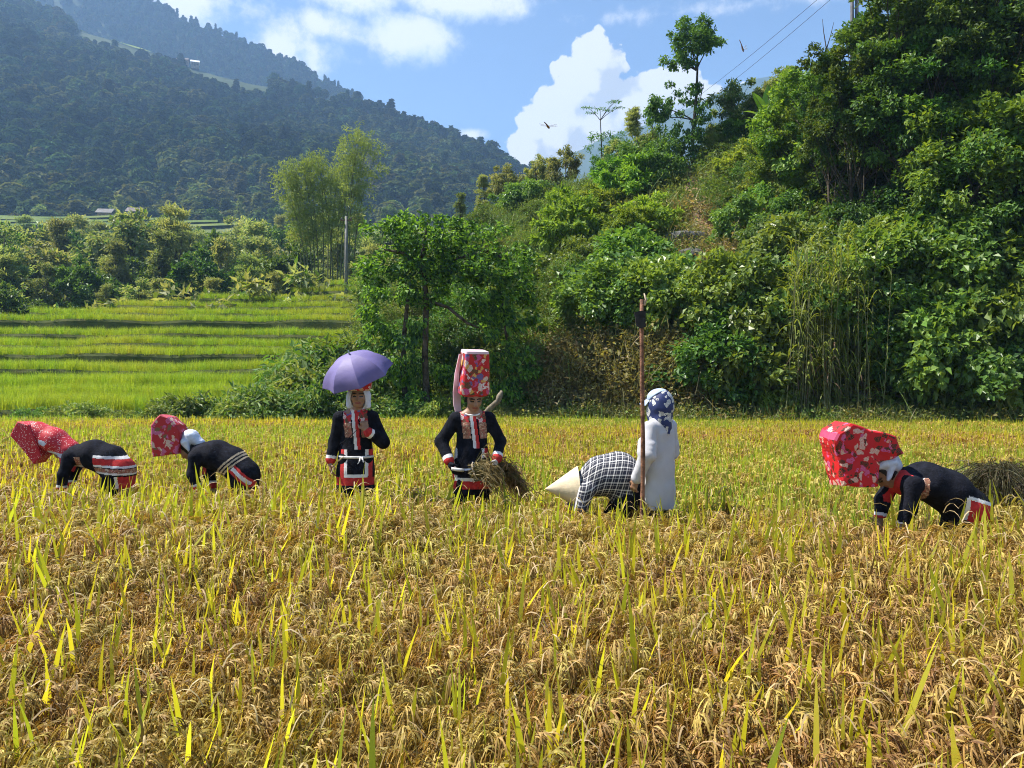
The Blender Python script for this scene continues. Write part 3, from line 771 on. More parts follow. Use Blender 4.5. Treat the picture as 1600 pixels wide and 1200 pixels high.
while py < 650:
    step = 44 if py < 400 else 50
    for px in np.arange(600, 1680, 58):
        x = px + hr.uniform(-26, 26); y = py + hr.uniform(-16, 16)
        if y < proj(hill_pt(x, .99))[1] + 4 or y > 648 and x < 860: continue
        zz = zone(x, y)
        if zz is None or (zz == 'grove' and hr.uniform() < .55) or (zz == 'dry' and hr.uniform() < .35): continue
        if x < 870 and 470 < y and hr.uniform() < .5: continue
        p = hill_at(x, min(y, 646)); K, lab, grp = ZN[zz]
        if zz in ('bush', 'dark') and hr.uniform() < .22: K = K_mound
        sc = hr.uniform(.7, 1.25) * (1.15 if zz == 'vine' else 1.0)
        K.place(hr.randint(9), p - np.array((0, 0, .15)), hr.uniform(0, 6.28), (sc, sc, sc * hr.uniform(.8, 1.15)), lab, 'weed' if zz == 'dry' else 'shrub', grp, tilt=tuple(hr.normal(0, .12, 2)))
        n += 1
    py += step * .82

for _ in range(26):
    x = hr.uniform(1122, 1262); y = hr.uniform(222, 345); K = (K_bush, K_mound, K_bright, K_dark)[hr.randint(4)]; sc = hr.uniform(.55, .9)
    K.place(hr.randint(9), hill_at(x, y) - np.array((0, 0, .15)), hr.uniform(0, 6.28), sc, 'green bush right of the earth path, below the grove', 'shrub', 'bushes right of the path', tilt=tuple(hr.normal(0, .12, 2)))
# big leafy mounds at the field edge (photo x, distance, scale)
for px, Y, s, lab in [(1575, 28.0, (1.7, 1.5, 2.1), 'largest bright mound of climbing leaves at the right edge of the paddy'),
                      (1460, 28.4, (1.5, 1.4, 1.75), 'leafy mound left of the largest one at the paddy edge'),
                      (1400, 29.2, (1.1, 1.2, 1.9), 'tall leafy mound just right of the reed clump'),
                      (1530, 30.5, (1.6, 1.5, 2.6), 'leafy mound behind the two mounds at the right paddy edge'),
                      (1130, 30.5, (1.5, 1.3, 1.9), 'leafy mound left of the reed clump, behind the dry bank'),
                      (1185, 29.0, (1.0, 1.0, 1.15), 'low leafy mound touching the left side of the reed clump'),
                      (1640, 30.0, (1.6, 1.6, 3.0), 'tall leafy mound cut by the right edge of the picture'),
                      (860, 33.0, (1.0, 1.0, 1.25), 'round bush above the dark hollow in the middle of the hillside')]:
    K_mound.place(hr.randint(9), (Y * (px - 800) / F, Y, -.1 if Y < 29 else hill_at(px, 640)[2] + (Y - 29.3) * .25), hr.uniform(0, 6.28), s, lab, 'shrub')

# grove of slender trees high on the right: (photo x of the trunk, photo y of its foot, height, kind)
for px, py_, h, kd in [(1305, 372, 7.6, 0), (1330, 395, 9.2, 0), (1372, 400, 9.6, 0), (1415, 370, 11.5, 0), (1425, 402, 11, 0), (1452, 385, 12.5, 0), (1478, 408, 11, 0), (1510, 380, 13, 0), (1545, 405, 12, 0),
                       (1580, 390, 13.5, 0), (1615, 405, 13, 0), (1345, 300, 7.2, 0), (1400, 285, 10.5, 0), (1470, 280, 11, 0), (1530, 270, 11.5, 0), (1600, 270, 12, 0), (1270, 330, 7.0, 1), (1292, 275, 4.6, 1),
                       (1235, 330, 5.0, 1), (1245, 260, 5.5, 1), (1500, 455, 7.2, 1), (1570, 470, 7.5, 1), (1620, 450, 8.5, 1), (1640, 300, 12, 0), (1660, 420, 13, 0), (1700, 380, 13, 0), (1390, 200, 7, 0), (1440, 190, 9, 0), (1580, 180, 9, 0)]:
    p = hill_at(px, py_); K = (K_grove, K_lush)[kd]; s = h / (12.0 if kd == 0 else 8.0)
    lab = ('slender dark tree of the tall grove on the right', 'leafy bright-green tree at the edge of the grove')[kd]
    K.place(hr.randint(8), p - np.array((0, 0, .2)), hr.uniform(0, 6.28), (s * hr.uniform(.9, 1.15), s * hr.uniform(.9, 1.15), s), lab, 'tree', ('tall grove on the right', 'lush trees at the edge of the grove')[kd], tilt=tuple(hr.normal(0, .04, 2)))
# lighter feathery trees on the skyline behind
for px, py_, s, kk in [(1195, 215, .42, K_vround), (1235, 205, .36, K_vpale), (1150, 232, .46, K_vround), (1268, 190, .38, K_vround), (1215, 210, .48, K_vround), (1172, 225, .27, K_vpale), (990, 268, .40, K_vpale), (960, 272, .34, K_vround), (1020, 262, .30, K_vround),
                       (880, 296, .40, K_vround), (840, 308, .42, K_vround), (790, 325, .45, K_vround), (755, 345, .42, K_vpale), (720, 372, .40, K_vpale), (1110, 245, .28, K_vround)]:
    p = hill_at(px, py_); kk.place(hr.randint(6), p - np.array((0, 0, .3)), hr.uniform(0, 6.28), s * hr.uniform(.9, 1.1), 'small light-green tree standing on the hillside skyline', 'tree', 'small trees on the hillside skyline')

# undergrowth: leaf litter, creepers and small plants between the shrubs
def under_patch(seed, dry=False):
    rng = R(seed); m = MB(); N = 230
    pos = np.stack([rng.normal(0, .42, N), rng.normal(0, .42, N), np.abs(rng.normal(0, .22, N))], 1)
    m.leaves(pos, rng.normal(size=(N, 3)) * np.array((1, 1, .5)), np.array((0, 0, 1)) + rng.normal(0, .5, (N, 3)), rng.uniform(.08, .2, N), rng.uniform(.04, .10, N), 0, rng.uniform(0, 1, N))
    for _ in range(26):
        b = np.array((rng.normal(0, .4), rng.normal(0, .4), 0)); a = rng.uniform(0, 6.28); h = rng.uniform(.3, .8)
        m.strip(curve(b, b + np.array((math.cos(a) * h * .5, math.sin(a) * h * .5, h)), (0, 0, h * .15), 4), np.array([.02, .02, .015, .003]), (-math.sin(a), math.cos(a), 0), 0, rng.uniform())
    return m.mesh('under_patch', [M['under']])
uv = variants('undergrowth_patches', [under_patch(600 + i) for i in range(5)])
up, ut = [], []
for _ in range(5200):
    px = hr.uniform(575, 1720); t = hr.uniform(0, 1.02) ** 1.1; p = hill_pt(px, t); q = proj(p)
    if abs(px - trail_x(q[1])) < 15 and 235 < q[1] < 455: continue
    up.append(p); dry = 1.0 if (870 < px < 1110 and q[1] > 545) or (1060 < px < 1240 and 330 < q[1] < 430) else .12
    ut.append(np.clip(dry * hr.uniform(.5, 1.1) + .25 * (fbm(p[None, :2], 91, 2, .6)[0] > .6), 0, 1))
for _ in range(420):  # extra dry weeds, tinted pale to brighten the shaded bank
    px = hr.uniform(850, 1125); p = hill_at(px, hr.uniform(548, 646)); up.append(p + np.array((0, -.15, .1))); ut.append(hr.uniform(.55, 1.0))
scatter('undergrowth', np.array(up), uv, 5, hr, scale=hr.uniform(.7, 1.5, len(up)), tint=np.array(ut), tilt=.35, kind='stuff', label='tangled creepers and dry weeds covering the hillside', cat='undergrowth')
# grassy weed verge along the foot of the hill
vp = []
for _ in range(1300):
    px = hr.uniform(520, 1720); Y = np.interp(px, [a[0] for a in HB], [a[1] for a in HB]) - hr.uniform(-.2, 1.5); vp.append((Y * (px - 800) / F, Y, 0))
scatter('verge_grass', np.array(vp), uv, 5, hr, scale=hr.uniform(.55, 1.15, len(vp)), tint=hr.uniform(0, .75, len(vp)), tilt=.2, kind='stuff', label='rough grass verge between the rice and the hillside', cat='grass')

# ------------------------------------------------------------------ single plants that stand out
def thing2(name, wood, fol, loc, label, cat, pn=('trunk', 'crown'), **kw):
    o = empty(name, loc, label=label, cat=cat, **kw); link(pn[0], wood, o); link(pn[1], fol, o); return o


# creeper-hung tree at the field edge left of centre
rng = R(700); wd, fl = MB(), MB(); b = P(665, 645, 30.0); b[2] = -.1
def loc_(px, py, Y): return P(px, py, Y) - b
trunk = np.array([loc_(668, 650, 30), loc_(664, 560, 30), loc_(666, 470, 30), loc_(660, 400, 30.2), loc_(668, 345, 30.3)]); wd.tube(trunk, [.13, .12, .11, .08, .04], 8, cap=False)
wd.tube([loc_(666, 470, 30), loc_(700, 480, 29.8), loc_(730, 505, 29.6), loc_(748, 512, 29.5)], [.09, .07, .06, .03], 6, cap=False)
wd.tube([loc_(664, 440, 30), loc_(710, 405, 30.2), loc_(770, 390, 30.4), loc_(800, 420, 30.4)], [.1, .08, .06, .03], 6, cap=False)
wd.tube([loc_(664, 430, 30), loc_(630, 395, 30), loc_(600, 390, 29.8)], [.1, .07, .03], 6, cap=False)
wd.tube([loc_(634, 650, 30.4), loc_(630, 540, 30.2), loc_(640, 440, 30)], [.12, .10, .06], 7, cap=False)
wd.tube([loc_(800, 640, 31.5), loc_(795, 540, 31.2), loc_(780, 450, 31)], [.12, .10, .06], 7, cap=False)
cen = []
for (px, py, rx, ry, k) in [(670, 352, 58, 26, 16), (625, 385, 55, 36, 18), (715, 385, 62, 40, 20), (780, 400, 48, 45, 16), (660, 425, 80, 34, 20), (740, 440, 70, 34, 16), (800, 455, 32, 50, 12), (600, 460, 34, 60, 16),
                            (600, 540, 30, 60, 16), (630, 580, 24, 60, 16), (640, 500, 16, 50, 8), (785, 520, 26, 50, 12), (760, 480, 40, 20, 8), (660, 600, 12, 40, 4), (745, 590, 60, 24, 12), (800, 590, 36, 40, 10)]:
    for _ in range(k):
        u = rng.uniform(-1, 1, 2)
        cen.append(loc_(px + rx * u[0], py + ry * u[1], 30.2 + rng.normal(0, .75)))
leaf_cloud(fl, rng, cen, .42, 84, .19, .11, np.array((0, .5, 4.5)), mix=(1, .55), downaxis=.6)
thing2('tree', wd.mesh('trunk', [M['bark']], True), fl.mesh('crown', [M['leaf_dark'], M['leaf_bright']]), b, 'creeper-hung tree with arching crown at the paddy edge behind the tall-hatted woman', 'tree')
K_rust = tree_parts(705, 1.6, 1.6, 0, 20, 40, .16, .09, ['leaf_rust', 'leaf_mid'], 'mound', crf=.35, mix=(1, .55))

# tall emergent tree on the ridge
rng = R(710); wd, fl = MB(), MB(); b = hill_at(1082, 262); Yb = b[1]
def lo2(px, py, dy=0): return P(px, py, Yb + dy) - b
wd.tube([lo2(1084, 275), lo2(1082, 215), lo2(1088, 150), lo2(1090, 100), lo2(1088, 60)], [.13, .11, .09, .06, .03], 7, cap=False)
for e in [(1055, 80), (1112, 68), (1075, 50), (1095, 40), (1060, 95), (1046, 98), (1020, 165), (1040, 185), (1100, 130)]:
    k = .75 if e[1] < 120 else .35
    wd.tube(curve(lo2(1088, 60 + (1 - k) * 200), lo2(*e), (0, 0, .15), 5), np.linspace(.05, .015, 5), 5, cap=False)
cen, rr_ = [], []
for (px, py, rx, ry, k) in [(1085, 45, 26, 16, 20), (1075, 72, 30, 18, 24), (1060, 95, 22, 10, 12), (1098, 62, 18, 16, 12), (1114, 67, 12, 4, 5), (1028, 162, 20, 10, 12), (1032, 180, 12, 6, 6), (1020, 178, 10, 10, 6), (1070, 150, 26, 26, 9), (1095, 180, 16, 40, 12), (1075, 215, 26, 28, 16)]:
    for _ in range(k):
        u = rng.uniform(-1, 1, 2); cen.append(lo2(px + rx * u[0], py + ry * u[1], rng.normal(0, .5)))
leaf_cloud(fl, rng, cen, .36, 62, .21, .12, lo2(1085, 90), mix=(1, .4), downaxis=.4)
thing2('tree', wd.mesh('trunk', [M['bark']], True), fl.mesh('crown', [M['leaf_dark'], M['leaf_mid']]), b, 'tall slim tree with tufted crown standing alone against the sky on the ridge', 'tree')

# parasol-topped sapling on the skyline
rng = R(720); wd, fl = MB(), MB(); b = hill_at(940, 285); Yb = b[1]
wd.tube([lo2(940, 290), lo2(940, 230), lo2(938, 185)], [.06, .05, .03], 6, cap=False)
tips = [(918, 168), (938, 170), (958, 160), (966, 168), (925, 176), (950, 172), (962, 158)]
for e in tips:
    wd.tube(curve(lo2(938, 188), lo2(*e), (0, 0, .08), 4), np.linspace(.025, .01, 4), 5, cap=False)
    leaf_cloud(fl, rng, [lo2(e[0] + q, e[1] - abs(q) * .0, rng.normal(0, .2)) for q in (-7, -3, 0, 3, 7)], .13, 12, .16, .05, lo2(938, 185), flat=.4, downaxis=.6)
for _ in range(30):
    u = rng.uniform(-1, 1, 2); leaf_cloud(fl, rng, [lo2(950 + 30 * u[0], 235 + 26 * u[1], rng.normal(0, .6))], .42, 60, .2, .07, lo2(950, 250))
thing2('tree', wd.mesh('trunk', [M['bark']], True), fl.mesh('crown', [M['leaf_mid']]), b, 'thin sapling with flat parasol tufts against the white cloud', 'tree')
rng = R(721); wd, fl = MB(), MB(); b = hill_at(1020, 268); Yb = b[1]
wd.tube([lo2(1020, 272), lo2(1021, 230), lo2(1019, 190)], [.05, .04, .02], 6, cap=False)
leaf_cloud(fl, rng, [lo2(1019 + rng.normal(0, 8), 195 + rng.uniform(-8, 30), rng.normal(0, .3)) for _ in range(12)], .25, 30, .18, .06, lo2(1019, 215))
thing2('tree', wd.mesh('trunk', [M['bark']], True), fl.mesh('crown', [M['leaf_mid']]), b, 'small thin sapling right of the parasol-topped sapling', 'tree')

# bare dead tree in front of the pole
rng = R(730); wd = MB(); b = hill_at(1291, 150); Yb = b[1]
for pth, r0 in [([(1291, 160), (1290, 110), (1291, 75), (1287, 50), (1285, 30)], .07), ([(1291, 78), (1298, 55), (1303, 34)], .04), ([(1290, 84), (1280, 76), (1270, 68)], .035), ([(1292, 90), (1298, 78), (1302, 74)], .025)]:
    wd.tube([lo2(*q) for q in pth], np.linspace(r0, .012, len(pth)), 6, cap=False)
link('dead_tree', wd.mesh('dead_tree', [M['bark']], True), loc=b, label='bare forked dead branch tree against the sky left of the pole', cat='tree')

# clump of tall reeds at the paddy edge
def reed_clump(seed, nst, h, rx, ry):
    rng = R(seed); st, lf = MB(), MB()
    for _ in range(nst):
        b0 = np.array((rng.normal(0, rx), rng.normal(0, ry), -.1)); hh = h * rng.uniform(.55, 1.0); a = rng.uniform(0, 6.28); ln = rng.uniform(.02, .10) * hh
        pth = curve(b0, b0 + np.array((math.cos(a) * ln, math.sin(a) * ln, hh)), (0, 0, 0), 6)
        st.tube(pth, np.linspace(.018, .007, 6), 5, 0, rng.uniform(), cap=False)
        for _ in range(13):
            s = rng.uniform(.18, 1.0) ** .7; k = s * 5; p0 = pth[min(4, int(k))] + (pth[min(5, int(k) + 1)] - pth[min(4, int(k))]) * (k - int(k))
            a2 = rng.uniform(0, 6.28); L = rng.uniform(.7, 1.35); d = np.array((math.cos(a2), math.sin(a2), 0)); t = np.linspace(0, 1, 6)
            up = rng.uniform(.6, 1.2) if s > .75 else rng.uniform(.0, .7)
            pts = p0 + np.outer(L * .55 * t, d) + np.outer(L * (up * t - .75 * t ** 2.2), (0, 0, 1))
            dead = s < .45 and rng.uniform() < .4
            lf.strip(pts, np.array([.02, .038, .04, .034, .022, .003]) * rng.uniform(.8, 1.2), np.array((-d[1], d[0], .2)), 1 if dead else 0, rng.uniform())
    return st.mesh('stems', [M['culm']], True), lf.mesh('leaves', [M['reed'], M['dry']])
rs, rl = reed_clump(740, 130, 6.9, .80, .5)
Yr = 27.9; o = thing2('reed_clump', rs, rl, (Yr * (1283 - 800) / F, Yr, 0), 'tall clump of green cane-like grass at the foot of the hillside', 'grass clump', pn=('stems', 'leaves'))
rs2, rl2 = reed_clump(741, 16, 1.5, .22, .2)
for px, Y, s, lab in [(1195, 27.6, .8, 'small tuft of blade grass left of the tall cane clump'), (1225, 27.8, .55, 'smallest tuft of blade grass beside the tall cane clump')]:
    o = thing2('grass_tuft', rs2, rl2, (Y * (px - 800) / F, Y, 0), lab, 'grass clump', pn=('stems', 'leaves')); o.scale = (s,) * 3

# banana plants: every leaf a part
def banana(loc, label, leaves, h, seed):
    rng = R(seed); o = empty('banana_plant', loc, label=label, cat='banana plant')
    m = MB(); m.tube([(0, 0, -.5), (0, 0, h * .6), (.02, 0, h)], [.14, .12, .07], 8); link('stem', m.mesh('stem', [M['culm']], True), o)
    for az, up, L, W in leaves:
        m = MB(); d = np.array((math.cos(az), math.sin(az), 0)); sd = np.array((-d[1], d[0], 0)); t = np.linspace(0, 1, 10)
        mid = np.array((0, 0, h)) + np.outer(L * math.cos(up) * t, d) + np.outer(L * (math.sin(up) * t - .28 * t ** 2.5 * math.cos(up)), (0, 0, 1))
        ww = W * np.sin(np.clip(t * 1.02 + .06, 0, 1) * math.pi) ** .55
        for sgn in (-1, 1):
            edge = mid + sd * (sgn * ww / 2)[:, None] + np.array((0, 0, .12))[None, :] * ww[:, None] * (1 if up < 1 else 0)
            v = np.empty((20, 3)); v[0::2] = mid; v[1::2] = edge
            m.add(v, [(2 * i, 2 * i + 1, 2 * i + 3, 2 * i + 2) for i in range(9)], 0, rng.uniform())
        m.tube(mid, np.linspace(.03, .008, 10), 5, 1, cap=False)
        link('leaf', m.mesh('leaf', [M['banana'], M['culm']]), o)
    return o
b = hill_at(1188, 262) + np.array((0, -1.6, .9))
banana(b, 'banana plant with broad bright leaves on the hillside right of the path', [(1.5, 1.45, 2.3, .75), (3.6, .95, 2.2, .6), (.3, 1.15, 2.0, .5), (5.0, .6, 1.8, .5), (2.6, .7, 1.9, .5)], 1.2, 1)
b = np.array((63 * (440 - 800) / F, 63.0, 6.0))
banana(b, 'small dark banana plant at the upper end of the terraces', [(a, u, 1.7, .45) for a, u in ((0.2, .5), (1.2, .8), (2.4, .4), (3.3, .6), (4.2, .3), (5.3, .7))], 1.9, 2)
b = np.array((66 * (215 - 800) / F, 66.0, 2.6))
banana(b, 'banana plant with arching pale leaves among the valley trees', [(a, u, 2.6, .5) for a, u in ((0.1, .7), (.9, .5), (2.3, .8), (3.1, .55), (4.0, .6), (5.5, .9))], 2.4, 3)

# bamboo clump behind the terraces
rng = R(750); wd, fl = MB(), MB(); b = np.array((72 * (500 - 800) / F, 72.0, 7.0)); Yb = 72.0
def lo2(px, py, dy=0): return P(px, py, Yb + dy) - b
culms = [(470, 460, 258), (482, 440, 262), (492, 470, 250), (505, 500, 252), (512, 520, 262), (520, 492, 240), (527, 540, 228), (532, 556, 212), (540, 580, 222), (545, 560, 200), (552, 590, 238), (478, 430, 275), (498, 478, 246), (516, 535, 244), (536, 566, 206), (488, 452, 255)]
for bx, tx, ty in culms:
    dy = rng.normal(0, .8); A, T = lo2(bx, 440, dy), lo2(tx, ty, dy + rng.normal(0, .6))
    pth = curve(A, T, ((A[0] - T[0]) * .22, 0, .8), 10); wd.tube(pth, np.linspace(.07, .015, 10), 6, cap=False)
    for s in np.linspace(.28, 1.0, 24):
        k = s * 9; i = min(8, int(k)); p0 = pth[i] + (pth[i + 1] - pth[i]) * (k - i)
        for _ in range(2):
            off = rng.normal(0, .55, 3) * np.array((1, .8, .6)); leaf_cloud(fl, rng, [p0 + off], .55, 22, .36, .07, p0 - np.array((0, 0, 2)), downaxis=.9, mix=(1, .25))
thing2('bamboo_clump', wd.mesh('culms', [M['culm']], True), fl.mesh('foliage', [M['leaf_bamboo'], M['leaf_pale']]), b, 'tall bamboo clump with many thin stems behind the upper terraces', 'bamboo', pn=('culms', 'foliage'))

# ------------------------------------------------------------------ valley trees behind the terraces
vr = R(17)
VL = [(K_vpale, 'pale feathery tree in the valley wood behind the terraces', 'feathery trees of the valley wood'), (K_vround, 'rounded green tree in the valley wood behind the terraces', 'rounded trees of the valley wood'),
      (K_vdark, 'dark rounded tree in the valley wood behind the terraces', 'dark trees of the valley wood'), (K_vcol, 'slender upright tree with pale trunk in the valley wood', 'slender trees of the valley wood'),
      (K_vbush, 'grey-green bush along the edge of the valley wood', 'bushes along the edge of the valley wood')]
def vtree(px, py_top, Y, ki, h0, lab=None):
    K, l, g = VL[ki]; x = Y * (px - 800) / F; z = float(valley_z(Y)); zt = CAMZ + Y * (600 - py_top) / F
    s = max(.25, (zt - z) / h0)
    K.place(vr.randint(12), (x, Y, z - .2), vr.uniform(0, 6.28), (s * vr.uniform(.85, 1.2), s * vr.uniform(.85, 1.2), s), lab or l, 'shrub' if ki == 4 else 'tree', None if lab else g)
H0 = [12, 9, 8, 12, 3]
# outline of tree tops at several depths: (distance, spacing px, [(px, py_top)...])
ROWS = [(66, 46, [(-120, 455), (0, 440), (100, 455), (180, 450), (300, 438), (420, 430), (500, 418), (600, 420)]),
        (76, 46, [(-120, 400), (0, 372), (60, 400), (150, 420), (250, 405), (330, 410), (420, 400), (600, 395)]),
        (92, 38, [(-120, 370), (0, 355), (80, 375), (180, 385), (260, 372), (330, 385), (420, 375), (600, 378)]),
        (112, 34, [(-120, 350), (20, 350), (130, 360), (270, 335), (300, 350), (420, 360), (520, 352), (640, 368)]),
        (140, 30, [(-120, 352), (60, 352), (200, 352), (300, 342), (420, 345), (640, 350)]),
        (185, 26, [(-120, 352), (100, 352), (300, 350), (420, 338), (660, 338)])]
for Y, sp, prof in ROWS:
    for px in np.arange(-110, 640, sp):
        x = px + vr.uniform(-.4, .4) * sp; yt = np.interp(x, [a for a, _ in prof], [b for _, b in prof]) + vr.uniform(-12, 30) + (-4 if Y > 100 and x < 420 else 0)
        if Y < 70: ki = vr.choice([4, 4, 1, 2, 0])
        else: ki = vr.choice([0, 1, 2, 3, 3, 0, 0])
        if Y < 70 and 455 < x: ki = 4
        vtree(x, yt, Y + vr.uniform(-5, 5), ki, H0[ki])
for px, py_, Y, ki, lab in [(270, 322, 96, 0, 'tallest pale feathery tree in the middle of the valley wood'), (10, 345, 78, 3, 'slender tall tree at the left edge of the picture'), (310, 388, 80, 2, 'dark round-crowned tree just above the terraces'), (120, 335, 150, 3, 'slim column-like tree before the pale valley field')]:
    vtree(px, py_, Y, ki, H0[ki], lab)
for _ in range(70):          # strip of lighter trees at the mountain foot
    px = vr.uniform(-100, 640); Y = vr.uniform(335, 400); ki = vr.choice([1, 2, 0, 1]); K, l, g = VL[ki]; s = vr.uniform(.8, 1.5)
    K.place(vr.randint(9), (Y * (px - 800) / F, Y, valley_z(Y) - 1), vr.uniform(0, 6.28), s, 'tree at the foot of the mountain beyond the pale field', 'tree', 'trees at the foot of the mountain')

# weedy bank between the ripe paddy and the lowest terrace
for px, Y, s in [(40, 28.6, .9), (95, 28.6, 1.0), (140, 28.4, 1.2), (190, 28.5, .9), (225, 28.5, .8), (262, 28.3, 1.2), (300, 28.4, 1.5), (340, 28.6, 1.7), (375, 28.2, 1.6), (410, 28.4, 1.8), (440, 28.9, 1.9), (470, 28.5, 1.8), (500, 28.9, 1.9),
                 (525, 29.3, 1.8), (550, 29.6, 1.7), (490, 31, 2.6), (520, 33, 3.2), (545, 35.5, 3.6), (555, 32, 2.6), (505, 36, 3.0), (570, 30, 2.2), (600, 29.3, 1.6), (690, 29.3, 1.5), (730, 29.4, 1.3), (640, 29.2, 1.3)]:
    zb = np.interp(Y, [29.4, 36], [0, 1.4])
    K_weed.place(vr.randint(9), (Y * (px - 800) / F, Y, zb - .05), vr.uniform(0, 6.28), (s, s * .8, s * vr.uniform(.8, 1.05)), 'low leafy weeds on the bank between ripe paddy and green terraces', 'weeds', 'weeds on the terrace bank')
HAZE = 0.00027
# ------------------------------------------------------------------ rocks, log, poles, wires, houses, dragonflies
M['rock'] = patchy('rock', [(.05, .05, .05), (.11, .11, .11), (.19, .19, .18)], 2.2, .85, .6)
M['concrete'] = plain('pole_concrete', (.19, .185, .17), .85, .12, 3, .2)
M['wire'] = plain('wire', (.03, .03, .035), .6)
M['pwood'] = plain('weathered_wood', (.20, .12, .075), .8, .3, 9, .5)
M['roof_metal'] = plain('metal_roof', (.75, .74, .74), .35, .08, 1.0, spec=.6)
M['roof_dark'] = plain('dark_roof', (.16, .13, .12), .8, .2, 1.0)
M['roof_pale'] = plain('pale_roof', (.13, .125, .12), .7, .15, 1.0)
M['wall_mud'] = plain('house_wall', (.26, .19, .13), .9, .15, .8)
M['dark_gap'] = plain('door_shadow_wood', (.05, .04, .035), .8)  # dark brown of the door and window boxes on the house walls
def ico(sub=2):
    import bmesh
    bm = bmesh.new(); bmesh.ops.create_icosphere(bm, subdivisions=sub, radius=1)
    v = np.array([x.co[:] for x in bm.verts]); f = [tuple(q.index for q in p.verts) for p in bm.faces]; bm.free(); return v, f
def rock(loc, size, seed, label):
    v, f = ico(3); d = 1 + .22 * fbm(v, seed, 3, 1.8); v = v * d[:, None]
    rng = R(seed)
    for _ in range(7):
        n_ = rng.normal(size=3); n_ /= np.linalg.norm(n_); h = v @ n_; v -= np.outer(np.clip(h - .78, 0, None) * .85, n_)
    m = MB(); m.add(v * np.array(size), f); link('boulder', m.mesh('boulder', [M['rock']], False), loc=loc, label=label, cat='rock')
b = hill_at(1070, 386); rock(b + np.array((0, -.2, .35)), (1.15, .7, .5), 5, 'dark boulder ledge beside the earth path')
b = hill_at(1076, 412); rock(b + np.array((0, -.3, .30)), (.62, .5, .42), 9, 'smaller grey boulder just below the dark ledge')
# pale broken log at the foot of the hill
m = MB(); m.tube([(-.75, .3, -.75), (-.35, .1, -.1), (0, .02, .2), (.06, 0, .38), (.14, .02, .58)], [.09, .10, .10, .11, .05], 9, 0)
Y = 28.2; link('broken_log', m.mesh('broken_log', [plain('pale_wood', (.20, .165, .12), .85, .2, 5, .4)], True), loc=(Y * (778 - 800) / F, Y, .70), label='grey broken stump leaning in the weeds right of the tall hat', cat='log')
m = MB(); m.tube([(0, 0, -.2), (.03, 0, 1.1)], [.03, .02], 6)

# concrete pole among the bamboo, with its thin line
o = empty('utility_pole', (62 * (541 - 800) / F, 62, 8.2), label='pale concrete pole standing at the top of the terraces in front of bamboo', cat='pole')
m = MB(); m.tube([(0, 0, -.5), (0, 0, 3), (0, 0, 6.5)], [.15, .13, .10], 10); link('shaft', m.mesh('shaft', [M['concrete']], True), o)
m = MB(); m.box((0, 0, 6.2), (.45, .05, .05)); link('crossarm', m.mesh('crossarm', [M['pwood']]), o)
for s in (-.38, .38):
    m = MB(); m.tube([(s, 0, 6.24), (s, 0, 6.32), (s, 0, 6.42)], [.035, .055, .025], 8); link('insulator', m.mesh('insulator', [M['roof_pale']], True), o)
# pole on the crest at the right with two cables running away
Yp = 57.0; b = hill_at(1335, 118); xp = Yp * (1335 - 800) / F; ztop = CAMZ + Yp * (600 + 44) / F
o = empty('utility_pole', (xp, Yp, b[2] - .5), label='dark double-post power pole rising behind the grove at the top right', cat='pole')
hh = ztop - b[2] + .5
for dx in (-.17, .17):
    m = MB(); m.tube([(dx, 0, 0), (dx, 0, hh * .5), (dx, 0, hh)], [.15, .13, .11], 9); link('post', m.mesh('post', [plain('dark_post', (.10, .10, .11), .7, .15, 2)], True), o)
m = MB(); m.box((0, 0, hh - .35), (.75, .06, .06)); link('crossarm', m.mesh('crossarm', [M['pwood']]), o)
A1, A2 = np.array((xp, Yp, ztop)), P(985, 226, 170)
for k, (d1, d2, lab) in enumerate((((-.35, 0, .0), (-1.0, 0, .6), 'upper thin black cable running down from the power pole across the sky'), ((.45, 0, -.1), (1.2, 0, -.4), 'lower thin black cable running down from the power pole across the sky'))):
    m = MB(); pts = curve(A1 + np.array(d1), A2 + np.array(d2), (0, 0, -1.3), 24); m.tube(pts, .018, 5); link('power_cable', m.mesh('power_cable', [M['wire']], True), label=lab, cat='cable')
a = np.array((62 * (541 - 800) / F + .38, 62, 14.6)); m = MB(); m.tube(curve(a, P(640, 350, 66), (0, 0, -.15), 14), .018, 5)
link('power_cable', m.mesh('power_cable', [M['wire']], True), label='short line strung from the concrete pole towards the creeper tree', cat='cable')


def house(loc, w_, d_, h_, rh, rz, roofm, label):
    o = empty('house', loc, rz, label=label, cat='house')
    m = MB(); m.box((0, 0, h_ / 2 - 1.5), (w_ / 2, d_ / 2, h_ / 2 + 1.5)); link('wall', m.mesh('wall', [M['wall_mud']]), o)
    m = MB(); e = .8
    for s in (-1, 1):
        v = [(-w_ / 2 - e, 0, h_ + rh), (w_ / 2 + e, 0, h_ + rh), (w_ / 2 + e, s * (d_ / 2 + e), h_ - .35), (-w_ / 2 - e, s * (d_ / 2 + e), h_ - .35)]
        v2 = [(x, y, z + .15) for x, y, z in v]; m.add(v + v2, [(0, 1, 2, 3), (4, 5, 6, 7), (2, 3, 7, 6), (0, 3, 7, 4), (1, 2, 6, 5)])
    link('roof', m.mesh('roof', [roofm]), o)
    for x in (-w_ * .28, 0, w_ * .28):
        m = MB(); hgt = 1.0 if x else 1.05; m.box((x, -d_ / 2 - .04, hgt if x == 0 else 1.5), (.5, .04, hgt if x == 0 else .5)); link('door' if x == 0 else 'window', m.mesh('opening', [M['dark_gap']]), o)
    return o
p = slope_at(N_ARGS, 306, 98); house(p + np.array((0, -2, 1.5)), 8, 7, 4.2, 3.0, .35, M['roof_metal'], 'mountain house with gleaming metal roof above the pale clearing')
